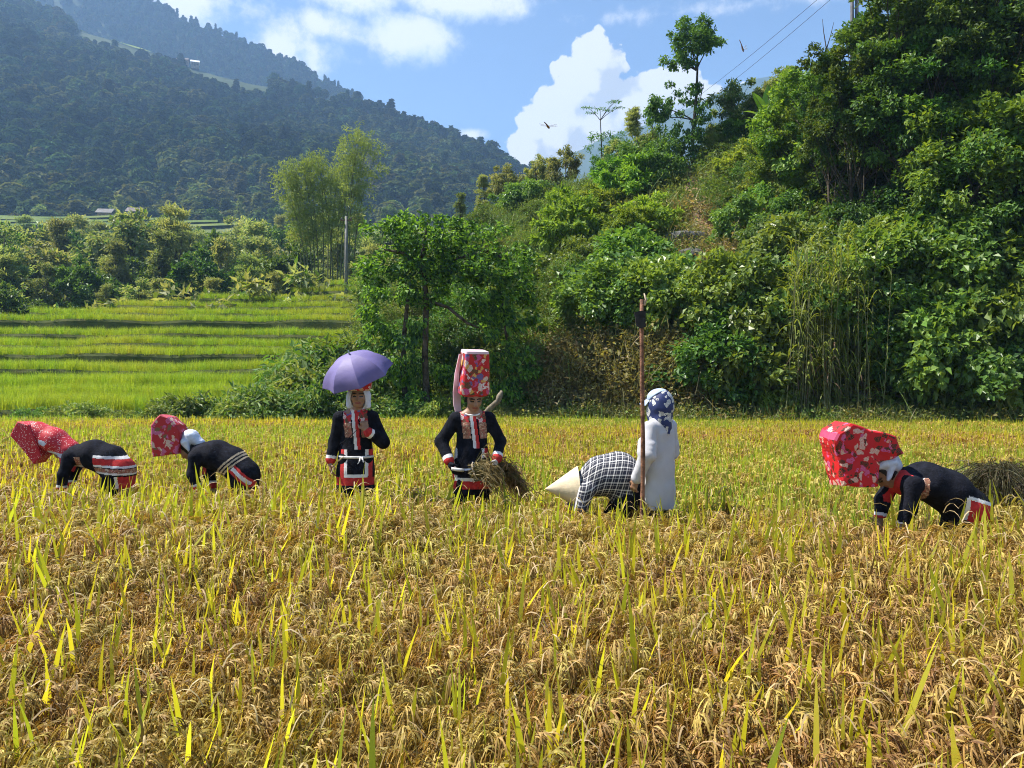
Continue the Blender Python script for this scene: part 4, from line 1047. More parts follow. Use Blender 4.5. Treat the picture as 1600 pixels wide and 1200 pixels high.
p = slope_at(N_ARGS, 287, 93); house(p + np.array((0, -2, 1.0)), 11, 6, 3.4, 2.4, .2, M['roof_dark'], 'dark-roofed mountain house left of the gleaming roof')
for px, py_, Y, w_, rm, lab in [(166, 336, 330, 5, 'roof_pale', 'low farmhouse with pale roof behind the valley field'), (212, 334, 338, 5, 'roof_dark', 'brown-roofed farmhouse right of the pale-roofed one in the valley')]:
    house((Y * (px - 800) / F, Y, CAMZ + Y * (600 - py_) / F - 2.5), w_, 6, 3, 2, .15, M[rm], lab)

# dragonflies hovering over the field
M['wing'], t, o_ = mat('dragonfly_wing'); bb = t.node('ShaderNodeBsdfPrincipled'); bb.inputs['Base Color'].default_value = (.55, .52, .45, 1); bb.inputs['Alpha'].default_value = .35; bb.inputs['Roughness'].default_value = .25; t.l.new(bb.outputs[0], o_.inputs[0])
M['dbody'] = plain('dragonfly_body', (.16, .08, .03), .45, .3, 40)
def dragonfly(loc, rz, tilt, label):
    o = empty('dragonfly', loc, rz, label=label, cat='dragonfly'); o.rotation_euler = (tilt[0], tilt[1], rz); o.scale = (.78,) * 3
    m = MB(); m.tube([(.0, 0, 0), (-.006, 0, .001), (-.02, 0, .002), (-.045, 0, 0), (-.05, 0, -.001)], [.0035, .0045, .0025, .002, .001], 7); link('abdomen', m.mesh('abdomen', [M['dbody']], True), o)
    v, f = ico(2); m = MB(); m.add(v * np.array((.007, .005, .0055)) + np.array((.006, 0, .001)), f); link('thorax', m.mesh('thorax', [M['dbody']], True), o)
    m = MB(); m.add(v * np.array((.0035, .0045, .0038)) + np.array((.0145, 0, .001)), f); link('head', m.mesh('head', [M['dbody']], True), o)
    for x0, sw in ((.009, .10), (.002, -.14)):
        for s in (-1, 1):
            m = MB(); tt = np.linspace(0, 1, 7); c_ = np.stack([x0 + sw * .035 * tt, s * .040 * tt, .004 + .006 * tt], 1)
            m.strip(c_, .010 * np.array([.25, .7, .9, 1, 1, .85, .3]), (1, 0, 0)); link('wing', m.mesh('wing', [M['wing']]), o)
dragonfly(P(856, 198, 2.6), math.radians(70), (.15, .1), 'dragonfly hovering in front of the white cloud')
dragonfly(P(1160, 76, 3.4), math.radians(25), (.4, 1.15), 'dragonfly flying nose-up beside the two cables')

# ------------------------------------------------------------------ air between here and the mountains
m = MB(); m.box((0, 1000, 373), (1900, 1180, 378)); hz = link('haze', m.mesh('haze', []), kind='stuff', label='thin bluish haze lying over the whole valley', cat='haze')
hm, t, o_ = mat('haze_air'); pv = t.node('ShaderNodeVolumePrincipled'); pv.inputs['Color'].default_value = (.36, .60, 1.0, 1); pv.inputs['Density'].default_value = HAZE; pv.inputs['Anisotropy'].default_value = 0.2
t.l.new(pv.outputs[0], o_.inputs['Volume']); hz.data.materials.append(hm)
# ------------------------------------------------------------------ people: bodies and garments as smooth surfaces
FAR_D = 9.0
class Field:
    """smooth union of round shapes, meshed on a grid"""
    def __init__(s): s.p = []
    def cone(s, a, b, ra, rb, k=.02, flat=None, fax=None):
        s.p.append(('c', np.asarray(a, float), np.asarray(b, float), ra, rb, k, flat, None if fax is None else np.asarray(fax, float))); return s
    def ell(s, c, r, k=.02, Rm=None): s.p.append(('e', np.asarray(c, float), np.asarray(r, float), np.eye(3) if Rm is None else Rm, k)); return s
    def chain(s, pts, rad, k=.02, flat=None, fax=None):
        for i in range(len(pts) - 1): s.cone(pts[i], pts[i + 1], rad[i], rad[i + 1], k, flat, fax)
        return s
    def bounds(s):
        lo, hi = np.full(3, 1e9), np.full(3, -1e9)
        for q in s.p:
            if q[0] == 'c': l = np.minimum(q[1], q[2]) - max(q[3], q[4]) * (q[6] or 1 if (q[6] or 1) > 1 else 1); h = np.maximum(q[1], q[2]) + max(q[3], q[4])
            else: l = q[1] - q[2].max(); h = q[1] + q[2].max()
            lo = np.minimum(lo, l); hi = np.maximum(hi, h)
        return lo, hi
    def mesh(s, name, mats, h=.008, wrinkle=0.0, seed=0, label=None, cut=None, wscale=14.0):
        lo, hi = s.bounds(); lo -= .03; hi += .03
        n = np.ceil((hi - lo) / h).astype(int) + 1
        D = np.full(n, FAR_D, np.float32)
        ax = [lo[i] + h * np.arange(n[i]) for i in range(3)]
        for q in s.p:
            k = q[5] if q[0] == 'c' else q[4]
            if q[0] == 'c': a, b = np.minimum(q[1], q[2]) - max(q[3], q[4]), np.maximum(q[1], q[2]) + max(q[3], q[4])
            else: a, b = q[1] - q[2].max(), q[1] + q[2].max()
            pad = .035 + k; i0 = np.clip(np.floor((a - pad - lo) / h).astype(int), 0, n - 1); i1 = np.clip(np.ceil((b + pad - lo) / h).astype(int) + 1, 1, n)
            X, Y, Z = np.meshgrid(ax[0][i0[0]:i1[0]], ax[1][i0[1]:i1[1]], ax[2][i0[2]:i1[2]], indexing='ij')
            p = np.stack([X, Y, Z], -1)
            if q[0] == 'c':
                ab = q[2] - q[1]; t = np.clip(((p - q[1]) @ ab) / (ab @ ab + 1e-12), 0, 1)
                dv = p - q[1] - t[..., None] * ab
                if q[6] is not None:
                    c_ = dv @ q[7]; dv = dv + (c_ * (1 / q[6] - 1))[..., None] * q[7]
                    d = (np.linalg.norm(dv, axis=-1) - (q[3] + t * (q[4] - q[3]))) * min(1, q[6]) ** .5
                else: d = np.linalg.norm(dv, axis=-1) - (q[3] + t * (q[4] - q[3]))
            else:
                u = (p - q[1]) @ q[3]; k0 = np.linalg.norm(u / q[2], axis=-1); k1 = np.linalg.norm(u / q[2] ** 2, axis=-1) + 1e-9
                d = k0 * (k0 - 1) / k1
            sl = D[i0[0]:i1[0], i0[1]:i1[1], i0[2]:i1[2]]
            hh = np.maximum(k - np.abs(sl - d), 0) / k
            sl[...] = np.minimum(sl, d) - hh * hh * k * .25
        if wrinkle or cut is not None:
            act = np.argwhere(np.abs(D) < .06); p = lo + act * h
            dv = D[act[:, 0], act[:, 1], act[:, 2]]
            if wrinkle: dv = dv + wrinkle * fbm(p, seed, 3, wscale)
            if cut is not None: dv = np.maximum(dv, cut(p))
            D[act[:, 0], act[:, 1], act[:, 2]] = dv
            if cut is not None:
                act = np.argwhere(D <= -.06); p = lo + act * h; D[act[:, 0], act[:, 1], act[:, 2]] = np.maximum(D[act[:, 0], act[:, 1], act[:, 2]], cut(p))
        v, f = nets(D); v = lo + v * h
        me = MB(); cen = v[f].mean(1)
        mi = 0
        if label is not None:
            e1 = v[f[:, 2]] - v[f[:, 0]]; e2 = v[f[:, 3]] - v[f[:, 1]]; nr = np.cross(e1, e2); nr /= np.linalg.norm(nr, axis=1)[:, None] + 1e-12
            mi = label(cen, nr)
        me.add(v, f, mi, .5)
        return me.mesh(name, mats, True)


def nets(D):
    """naive surface nets: vertices (grid units) and quads of the zero level"""
    ins = D < 0; n = np.array(D.shape)
    c = [ins[i:n[0] - 1 + i, j:n[1] - 1 + j, k:n[2] - 1 + k] for i in (0, 1) for j in (0, 1) for k in (0, 1)]
    sm = sum(x.astype(np.int8) for x in c); act = np.argwhere((sm > 0) & (sm < 8))
    vid = np.full(n - 1, -1, np.int64); vid[act[:, 0], act[:, 1], act[:, 2]] = np.arange(len(act))
    acc = np.zeros((len(act), 3)); cnt = np.zeros(len(act))
    for ax in range(3):
        o1, o2 = [q for q in range(3) if q != ax]
        for a in (0, 1):
            for b in (0, 1):
                s0 = act.copy(); s0[:, o1] += a; s0[:, o2] += b; s1 = s0.copy(); s1[:, ax] += 1
                d0 = D[s0[:, 0], s0[:, 1], s0[:, 2]].astype(float); d1 = D[s1[:, 0], s1[:, 1], s1[:, 2]].astype(float)
                m = (d0 < 0) != (d1 < 0); t = np.where(m, d0 / np.where(m, d0 - d1, 1), 0); t = np.clip(t, 0, 1)
                p = s0.astype(float); p[:, ax] += t
                acc += p * m[:, None]; cnt += m
    v = acc / np.maximum(cnt, 1)[:, None]
    F_ = []
    for ax in range(3):
        o1, o2 = [(1, 2), (2, 0), (0, 1)][ax]
        sl0 = [slice(None)] * 3; sl1 = [slice(None)] * 3; sl0[ax] = slice(0, n[ax] - 1); sl1[ax] = slice(1, n[ax])
        A, B = ins[tuple(sl0)], ins[tuple(sl1)]; e = np.argwhere(A != B)
        e = e[(e[:, o1] > 0) & (e[:, o2] > 0) & (e[:, o1] < n[o1] - 1) & (e[:, o2] < n[o2] - 1)]
        q = []
        for (a, b) in ((0, 0), (1, 0), (1, 1), (0, 1)):
            k = e.copy(); k[:, o1] -= 1 - a; k[:, o2] -= 1 - b; q.append(vid[k[:, 0], k[:, 1], k[:, 2]])
        q = np.stack(q, 1); fl = A[e[:, 0], e[:, 1], e[:, 2]]
        q[~fl] = q[~fl][:, ::-1]; F_.append(q)
    f = np.concatenate(F_); return v, f[(f >= 0).all(1)]


def rotm(pitch=0, yaw=0, roll=0):
    """head turn: pitch nods forward (local x forward, y left, z up)"""
    return np.array(Euler((roll, pitch, yaw), 'XYZ').to_matrix())


def add_head(B, c, Rm, s=1.0):
    """head built round c (skull centre); local +x is where the face looks"""
    g = lambda x, y, z: np.asarray(c) + Rm @ (np.array((x, y, z)) * s)
    B.ell(g(-.008, 0, .022), np.array((.092, .073, .088)) * s, .02, Rm)
    B.ell(g(.030, 0, -.032), np.array((.060, .058, .068)) * s, .03, Rm)
    B.ell(g(.052, 0, -.080), np.array((.030, .034, .026)) * s, .03, Rm)             # chin
    for y in (-1, 1):
        B.ell(g(.056, y * .036, -.022), np.array((.026, .024, .024)) * s, .02, Rm)   # cheek
        B.ell(g(-.005, y * .074, -.012), np.array((.016, .009, .030)) * s, .008, Rm) # ear
        B.ell(g(.072, y * .030, .024), np.array((.016, .026, .010)) * s, .012, Rm)   # brow
    B.cone(g(.083, 0, .008), g(.102, 0, -.030), .009 * s, .013 * s, .012)           # nose
    B.ell(g(.088, 0, -.030), np.array((.012, .018, .009)) * s, .010, Rm)
    B.ell(g(.084, 0, -.055), np.array((.010, .024, .006)) * s, .008, Rm); B.ell(g(.082, 0, -.067), np.array((.010, .020, .006)) * s, .008, Rm)
    return g


def head_label(c, Rm, s=1.0):
    def f(cen):
        u = (cen - np.asarray(c)) @ Rm / s; x, y, z = u.T; m = np.zeros(len(u), int)
        near = np.linalg.norm(u, axis=1) < .16
        m[near & (x > .05) & (np.abs(z + .061) < .009) & (np.abs(y) < .026)] = 1                 # lips
        m[near & (x > .055) & (np.abs(z - .003) < .0075) & (np.abs(np.abs(y) - .032) < .016)] = 2  # eyes
        m[near & (x > .055) & (np.abs(z - .028 + (np.abs(y) - .03) ** 2 * 8) < .006) & (np.abs(np.abs(y) - .034) < .024)] = 3  # eyebrows
        m[near & (x < .030) & (z > -.055) & (m == 0)] = 4
        return m
    return f


def add_hand(B, wrist, d, palm, curl=.7, s=1.0, thumb=1):
    """palm and five fingers; d points along the hand, palm is where the palm faces, thumb = side sign"""
    d = np.asarray(d, float); d /= np.linalg.norm(d); palm = np.asarray(palm, float); palm -= d * (palm @ d); palm /= np.linalg.norm(palm)
    sd = np.cross(palm, d) * thumb; w_ = np.asarray(wrist, float)
    B.cone(w_, w_ + d * .03 * s, .021 * s, .024 * s, .012)
    for q in (-.022, -.008, .008, .022): B.cone(w_ + d * .02 * s + sd * q * .7 * s, w_ + d * .075 * s + sd * q * s, .013 * s, .0115 * s, .012)
    for q, L in ((.028, .066), (.0095, .074), (-.0095, .070), (-.028, .055)):
        a = w_ + d * .078 * s + sd * q * s
        d1 = d * math.cos(curl) + palm * math.sin(curl); d2 = d * math.cos(2 * curl) + palm * math.sin(2 * curl)
        b_ = a + d1 * L * .5 * s; B.cone(a, b_, .0095 * s, .0088 * s, .004); B.cone(b_, b_ + d2 * L * .5 * s, .0088 * s, .0075 * s, .004)
    a = w_ + d * .025 * s + sd * .026 * s; b_ = a + (d * .6 + sd * .7 + palm * .35) * .038 * s; B.cone(a, b_, .0125 * s, .0105 * s, .008); B.cone(b_, b_ + (d * .75 + palm * .65) * .032 * s, .0105 * s, .0085 * s, .004)


# --- cloth and skin
M['skin'] = plain('skin', (.30, .165, .10), .5, .06, 25, spec=.4)
M['lips'] = plain('lips', (.25, .075, .06), .45, .05, 30)
M['eye'] = plain('eye', (.02, .016, .014), .25, .05, 30, spec=.5)
M['brow'] = plain('eyebrow', (.03, .022, .018), .8, .05, 30)
M['black'] = plain('black_cotton', (.009, .010, .016), .9, .25, 18, .4, spec=.12)
M['white'] = plain('white_trim', (.72, .70, .70), .85, .06, 20, .2)
M['red'] = plain('red_trim', (.50, .030, .030), .8, .12, 22, .2)
M['scarf'] = plain('pale_blue_scarf', (.56, .60, .72), .85, .10, 9, .4)
M['hair'] = plain('black_hair', (.012, .011, .010), .5, .2, 60)
M['glove_white'] = plain('white_glove', (.55, .53, .50), .9, .10, 30)
M['shirt'] = plain('white_shirt', (.52, .515, .54), .9, .03, 4, .15)
M['trousers'] = plain('dark_trousers', (.03, .03, .04), .9, .2, 12)
M['cream'] = plain('cream_stripe', (.45, .36, .25), .85, .15, 30)
M['boot'] = plain('rubber_boot', (.05, .07, .05), .5, .2, 10)


def brocade(name, base, cols, scale, dots=False):
    m, t, o = mat(name); b_ = t.node('ShaderNodeBsdfPrincipled'); tc = t.node('ShaderNodeTexCoord').outputs['Object']
    wv = t.vmath('ADD', tc, t.vmath('SCALE', t.noise(tc, scale * .45, 3, out=1), scale=3.0 / scale))
    col = base
    if dots:
        col = t.mix(t.ss(t.voro(tc, scale * 1.4, rand=.8), .20, .30, 1, 0), base, cols[0])
    else:
        cell = t.voro(wv, scale, 'F1', 'Color'); sp = t.node('ShaderNodeSeparateXYZ'); t.put(sp.inputs[0], cell)
        ring = t.voro(wv, scale, 'F1', 'Distance')
        for i, c_ in enumerate(cols):
            lo_, hi_ = i / len(cols) * .9, (i + 1) / len(cols) * .9
            inb = t.math('MULTIPLY', t.math('GREATER_THAN', sp.outputs[0], lo_), t.math('LESS_THAN', sp.outputs[0], hi_))
            shp = t.math('MULTIPLY', t.ss(ring, .50, .60, 1, 0), t.ss(t.math('ABSOLUTE', t.math('SINE', t.math('MULTIPLY', ring, 16.0 + 5 * i))), .25, .45))
            col = t.mix(t.math('MULTIPLY', inb, shp), col, c_)
    t.put(b_.inputs['Base Color'], col); b_.inputs['Roughness'].default_value = .6; b_.inputs['Specular IOR Level'].default_value = .35
    bp = t.node('ShaderNodeBump'); bp.inputs['Strength'].default_value = .35; bp.inputs['Distance'].default_value = .01
    t.put(bp.inputs['Height'], t.noise(tc, 14, 4)); t.l.new(bp.outputs[0], b_.inputs['Normal']); t.l.new(b_.outputs[0], o.inputs[0]); return m
M['floral'] = brocade('red_floral_brocade', (.48, .018, .022), [(.70, .62, .60), (.50, .10, .28), (.03, .07, .03), (.65, .45, .12), (.05, .13, .34), (.62, .58, .5)], 22)
M['floral2'] = brocade('red_flower_cloth', (.58, .012, .018), [(.012, .03, .014), (.60, .12, .30), (.70, .50, .40), (.012, .03, .014), (.58, .012, .018)], 23)
M['dotted'] = brocade('red_dotted_cloth', (.48, .018, .032), [(.75, .66, .64)], 42, dots=True)
M['floral3'] = brocade('red_olive_cloth', (.42, .02, .025), [(.55, .12, .28), (.10, .12, .05), (.62, .50, .40), (.50, .14, .30)], 20)
M['embroid'] = brocade('tan_embroidery', (.30, .14, .085), [(.52, .30, .20), (.42, .08, .07), (.60, .48, .36), (.15, .06, .04)], 75)
M['hatlining'] = plain('pale_pink_satin', (.72, .50, .55), .5, .06, 8)
M['blueflower'] = brocade('navy_flower_scarf', (.022, .035, .12), [(.70, .70, .66), (.60, .60, .55), (.022, .035, .12), (.70, .68, .6)], 20)
M['cap'] = plain('light_blue_cap', (.36, .45, .62), .8, .06, 20)
mm, t, o_ = mat('plaid_cloth'); b_ = t.node('ShaderNodeBsdfPrincipled'); tc_ = t.node('ShaderNodeTexCoord').outputs['Object']
at = t.node('ShaderNodeAttribute', attribute_name='uvp').outputs['Vector']; sp = t.node('ShaderNodeSeparateXYZ'); t.put(sp.inputs[0], at)
ln = []
for k in (0, 1):
    fr = t.math('FRACT', t.math('MULTIPLY', sp.outputs[k], 19.0)); s1_ = t.math('LESS_THAN', t.math('ABSOLUTE', t.math('SUBTRACT', fr, .5)), .085)
    fr2 = t.math('FRACT', t.math('ADD', t.math('MULTIPLY', sp.outputs[k], 19.0), .38)); s2_ = t.math('LESS_THAN', t.math('ABSOLUTE', t.math('SUBTRACT', fr2, .5)), .04)
    ln.append(t.math('MAXIMUM', s1_, t.math('MULTIPLY', s2_, .6)))
t.put(b_.inputs['Base Color'], t.mix(t.math('MULTIPLY', t.math('ADD', ln[0], ln[1]), .5), (.014, .017, .035), (.80, .78, .76))); b_.inputs['Roughness'].default_value = .85
t.l.new(b_.outputs[0], o_.inputs[0]); M['plaid'] = mm
SKIN = [M['skin'], M['lips'], M['eye'], M['brow'], M['hair']]


def limb_t(cen, a, b):
    a, b = np.asarray(a, float), np.asarray(b, float); ab = b - a; t = ((cen - a) @ ab) / (ab @ ab); d = np.linalg.norm(cen - a - np.clip(t, 0, 1)[:, None] * ab, axis=1); return t, d


def person(px, Y, yaw, label, group=None):
    return empty('person', (Y * (px - 800) / F, Y, 0), yaw, label=label, cat='person', group=group)


def ribbon(name, pts, wid, side, material, parent, thick=.004):
    """flat band with real thickness along a path"""
    pts = np.asarray(pts, float); n = len(pts); side = np.broadcast_to(np.asarray(side, float), (n, 3)); d = np.gradient(pts, axis=0); nr = np.cross(d, side); nr /= np.linalg.norm(nr, axis=1)[:, None] + 1e-9
    w2 = np.broadcast_to(wid, n)[:, None] / 2; v = np.stack([pts - side * w2 - nr * thick, pts + side * w2 - nr * thick, pts + side * w2 + nr * thick, pts - side * w2 + nr * thick], 1).reshape(-1, 3)
    fs = [(i * 4 + j, i * 4 + (j + 1) % 4, i * 4 + 4 + (j + 1) % 4, i * 4 + 4 + j) for i in range(n - 1) for j in range(4)] + [(0, 1, 2, 3), tuple((n - 1) * 4 + j for j in (3, 2, 1, 0))]
    m = MB(); m.add(v, fs); return link(name, m.mesh(name, [material], False), parent)


def legs(B, T, hip, kn, an, r=(.085, .06, .04), trouser_mat='trousers', o=None):
    for s in (-1, 1):
        h_, k_, a_ = [np.array((p[0], p[1] * s, p[2])) for p in (hip, kn, an)]
        B.chain([h_, k_, a_], [r[0] * .8, r[1] * .75, r[2] * .8]); B.cone(a_, a_ + np.array((.13, 0, -.045)), .035, .028)
        T.chain([h_, k_, a_ + np.array((0, 0, .04))], [r[0], r[1] * 1.15, r[2] * 1.5])


# ---- standing woman in full costume (used for both standing women)
def costume_label(sl, wristL, elbL, wristR, elbR, apron, centre_shift=0.0):
    """0 black 1 white 2 red 3 embroidery"""
    def f(cen, nr):
        x, y, z = cen.T; m = np.zeros(len(cen), int); front = (nr[:, 0] > .15)
        body = np.ones(len(cen), bool)
        for e, w_ in ((elbL, wristL), (elbR, wristR)):
            t, d = limb_t(cen, e, w_); arm = (d < .07) & (t > 0.2); body &= ~arm
            m[arm & (t > .72) & (t < .86)] = 1; m[arm & (t >= .86)] = 2
        b = body & front; y0 = y - centre_shift * (1.25 - z)
        top, bot = sl, apron[0]
        pan = b & (np.abs(np.abs(y0) - .078) < .036) & (z > 1.02) & (z < top); m[pan] = 3
        c1 = b & (z > bot) & (z < top) & (y0 > -.032) & (y0 < -.004); m[c1] = 1
        c2 = b & (z > bot) & (z < top) & (y0 >= -.004) & (y0 < .026); m[c2] = 2
        w2 = apron[2]; ya = y - apron[3]
        ap = b & (z < apron[1]) & (z > bot) & (np.abs(ya) < w2); m[ap] = 0
        m[b & (z < apron[1]) & (z > bot - .0) & (np.abs(np.abs(ya) - w2) < .014)] = 1
        m[b & (np.abs(z - bot) < .016) & (np.abs(ya) < w2 + .012)] = 1
        m[b & (z < apron[1]) & (z > bot - .06) & (np.abs(ya) > w2 + .014) & (np.abs(ya) < w2 + .050)] = 2
        m[body & (z < bot - .016) & (z > bot - .085)] = 2
        return m
    return f
COST = [M['black'], M['white'], M['red'], M['embroid']]


def standing_woman(root, elbL, wrL, elbR, wrR, headc, Rm, hand_dirs, seed, skirt=.52):
    B, T = Field(), Field()
    g = add_head(B, headc, Rm)
    neck = np.array((-.015, 0, 1.24)); B.cone(neck, np.asarray(headc) + Rm @ np.array((-.02, 0, -.06)), .052, .046, .03)
    fx = (1, 0, 0)
    B.chain([(0, 0, .80), (0, 0, 1.0), (0, 0, 1.16), (0, 0, 1.22)], [.115, .105, .115, .07], .05, .62, fx)
    for s in (-1, 1): B.cone((0, s * .05, 1.215), (0, s * .15, 1.205), .05, .045, .04)
    Tu = Field()
    Tu.chain([(0, 0, 1.21), (0, 0, 1.14), (0, 0, 1.0), (0, 0, .86), (0, 0, .70), (0, 0, skirt)], [.085, .138, .132, .150, .172, .182], .04, .64, fx)
    Tu.cone((-.012, 0, 1.21), (-.006, 0, 1.262), .075, .060, .03)
    for e, w_, s in ((elbL, wrL, 1), (elbR, wrR, -1)):
        sh = np.array((0, s * .152, 1.20)); e = np.asarray(e, float); w_ = np.asarray(w_, float)
        B.chain([sh, e, w_], [.042, .034, .022], .02)
        Tu.cone((0, s * .04, 1.215), sh, .052, .058, .04); Tu.chain([sh, e, e + (w_ - e) * .90], [.062, .056, .050], .025)
    for (w_, dd, pl, cu, th) in hand_dirs: add_hand(B, w_, dd, pl, cu, 1.0, th)
    legs(B, T, (0, .085, .80), (.02, .09, .43), (0, .09, .08)); T.chain([(0, 0, .84), (0, 0, .72)], [.13, .12], .05, .7, fx)
    hl = head_label(headc, Rm)
    link('body', B.mesh('body', SKIN, .0065, label=lambda c_, n_: hl(c_)), root)
    link('trousers', T.mesh('trousers', [M['black']], .012, .004, seed), root)
    return Tu, g


def clip_z(zmin):
    return lambda p: zmin - p[:, 2]




def loft(name, rings, mats, parent, closed=True, capA=True, capB=True, mat_rows=None, jitter=0, seed=0, smooth=True, capmat=0):
    """surface through rings of points (each ring same count)"""
    rings = np.asarray(rings, float); a, b, _ = rings.shape
    if jitter: rings = rings + jitter * np.stack([fbm(rings, seed + i, 3, 11.0) for i in range(3)], -1)
    idx = np.arange(a * b).reshape(a, b); m = MB(); fs, mi = [], []
    for i in range(a - 1):
        for j in range(b if closed else b - 1):
            k = (j + 1) % b; fs.append((idx[i, j], idx[i, k], idx[i + 1, k], idx[i + 1, j])); mi.append(mat_rows[i] if mat_rows is not None else 0)
    if capA: fs.append(tuple(idx[0][::-1])); mi.append(capmat)
    if capB: fs.append(tuple(idx[-1])); mi.append(capmat)
    m.add(rings.reshape(-1, 3), fs, mi); return link(name, m.mesh(name, mats, smooth), parent)


def rrect(cx, cy, hx, hy, r, n=6):
    """rounded rectangle outline, 4*n points"""
    out_ = []
    for q, (sx, sy) in enumerate(((1, 1), (-1, 1), (-1, -1), (1, -1))):
        for k in range(n):
            a = math.pi / 2 * (q + k / (n - 1)); out_.append((cx + sx * (hx - r) + r * math.cos(a), cy + sy * (hy - r) + r * math.sin(a)))
    return np.array(out_)
# ------------------------------------------------------------------ woman with the tall embroidered hat, cutting rice
def extr(name, prof, hy, mats, parent, y0=0.0, edge_mats=None, side_mat=0, shrink=.93, seed=0, jit=.013, nsub=6):
    """side outline (x, z) extruded sideways with softened rims"""
    prof = np.asarray(prof, float); n0 = len(prof)
    pp, em = [], []
    for i in range(n0):
        for k in range(nsub):
            pp.append(prof[i] + (prof[(i + 1) % n0] - prof[i]) * k / nsub); em.append(edge_mats[i] if edge_mats else 0)
    pp = np.array(pp); n = len(pp); c = pp.mean(0)
    rings = []
    for y, s in ((-hy, shrink), (-hy * .93, 1), (-hy * .3, 1.01), (hy * .3, 1.01), (hy * .93, 1), (hy, shrink)):
        q = c + (pp - c) * s; rings.append(np.stack([q[:, 0], np.full(n, y0 + y), q[:, 1]], 1))
    rings = np.array(rings); rings = rings + jit * np.stack([fbm(rings, seed + i, 3, 13.0) for i in range(3)], -1)
    idx = np.arange(6 * n).reshape(6, n); fs, mi = [], []
    for i in range(5):
        for j in range(n):
            k = (j + 1) % n; fs.append((idx[i, j], idx[i + 1, j], idx[i + 1, k], idx[i, k])); mi.append(em[j])
    v = list(rings.reshape(-1, 3)); 
    for r_, flip in ((0, False), (5, True)):
        ci = len(v); v.append(rings[r_].mean(0) + np.array((0, -.006 if r_ == 0 else .006, 0)))
        for j in range(n):
            k = (j + 1) % n; fs.append((ci, idx[r_, j], idx[r_, k]) if not flip else (ci, idx[r_, k], idx[r_, j])); mi.append(side_mat)
    m = MB(); m.add(np.array(v), fs, mi); return link(name, m.mesh(name, mats, False), parent)


def band(name, z, rx, ry, hgt, material, parent, cx=0.0, cy=0.0, n=40, tilt=0.0, thick=.006):
    a = np.linspace(0, 2 * math.pi, n, endpoint=False); rings = []
    for dz, e in ((-hgt / 2, 0), (-hgt / 2, thick), (hgt / 2, thick), (hgt / 2, 0)):
        x = cx + (rx + e) * np.cos(a); rings.append(np.stack([x, cy + (ry + e) * np.sin(a), z + dz + tilt * x], 1))
    rings.append(rings[0]); return loft(name, rings, [material], parent, capA=False, capB=False)


def hat_rings(zs, c, Rm, base):
    out_ = []
    for z, hx, hy, r, dx in zs:
        o2 = rrect(dx, 0, hx, hy, r); p = np.stack([o2[:, 0], o2[:, 1], np.full(len(o2), z)], 1); out_.append(np.asarray(c) + p @ Rm.T)
    return np.array(out_)


W4 = person(738, 7.35, math.radians(-84), 'woman in very tall red hat, looking down at cut rice in her hands')
hc = np.array((.035, .012, 1.385)); Rm = rotm(.36, .16)
eL, wL, eR, wR = (.0, .265, .985), (.14, .215, .825), (-.02, -.285, .985), (.12, -.215, .80)
hands4 = [(wL, (.35, -.45, -.75), (-.2, -.9, .3), .55, 1), (wR, (.45, .35, -.75), (-.2, .9, .3), .6, -1)]
Tu, g4 = standing_woman(W4, eL, wL, eR, wR, hc, Rm, hands4, 4)
lab4 = costume_label(1.27, wL, eL, wR, eR, (.64, .93, .125, -.03), .12)
def lab4b(cen, nr):
    m = lab4(cen, nr); x, y, z = cen.T; m[(m == 3) & (z > 1.165)] = 4; m[(nr[:, 0] > .1) & (z > 1.20) & (np.abs(y) < .085) & (m == 0)] = 4; return m
link('tunic', Tu.mesh('tunic', COST + [M['floral']], .0075, .006, 3, lab4b, clip_z(.50)), W4)
band('necklace', 1.262, .074, .072, .012, M['white'], W4, cx=.012, tilt=-.35)
Rh = rotm(.14, .16)
hat = loft('headdress', hat_rings([(.012, .108, .112, .07, .0), (.03, .128, .136, .07, .004), (.085, .130, .136, .06, .006), (.14, .126, .128, .045, .004), (.25, .128, .120, .03, 0), (.36, .130, .114, .022, -.004), (.405, .130, .112, .02, -.006), (.428, .126, .108, .02, -.006)],
           (.012, .01, 1.405), Rh, 0), [M['floral'], M['hatlining'], M['red']], W4, mat_rows=[2, 0, 0, 0, 0, 0, 1], jitter=.004, seed=8, capA=False, smooth=False, capmat=1)
ribbon('veil', [(-.02, -.105, 1.80), (-.03, -.132, 1.62), (-.035, -.142, 1.45), (-.03, -.142, 1.33), (-.015, -.125, 1.235)], [.04, .07, .085, .08, .06], (.5, -.86, 0), M['hatlining'], W4)
ribbon('veil', [(.125, -.104, 1.80), (.02, -.124, 1.62), (.0, -.128, 1.50)], [.03, .05, .06], (.97, -.22, 0), M['hatlining'], W4)
B = Field(); add_hand(B, wL, (.35, -.45, -.75), (-.2, -.9, .3), .55, 1.16, 1); link('glove', B.mesh('glove', [M['glove_white']], .006), W4)
B = Field(); add_hand(B, wR, (.45, .35, -.75), (-.2, .9, .3), .6, 1.14, -1); link('glove', B.mesh('glove', [M['black']], .006), W4)
band('cuff_band', .845, .03, .03, .03, M['white'], W4, cx=.105, cy=-.225)

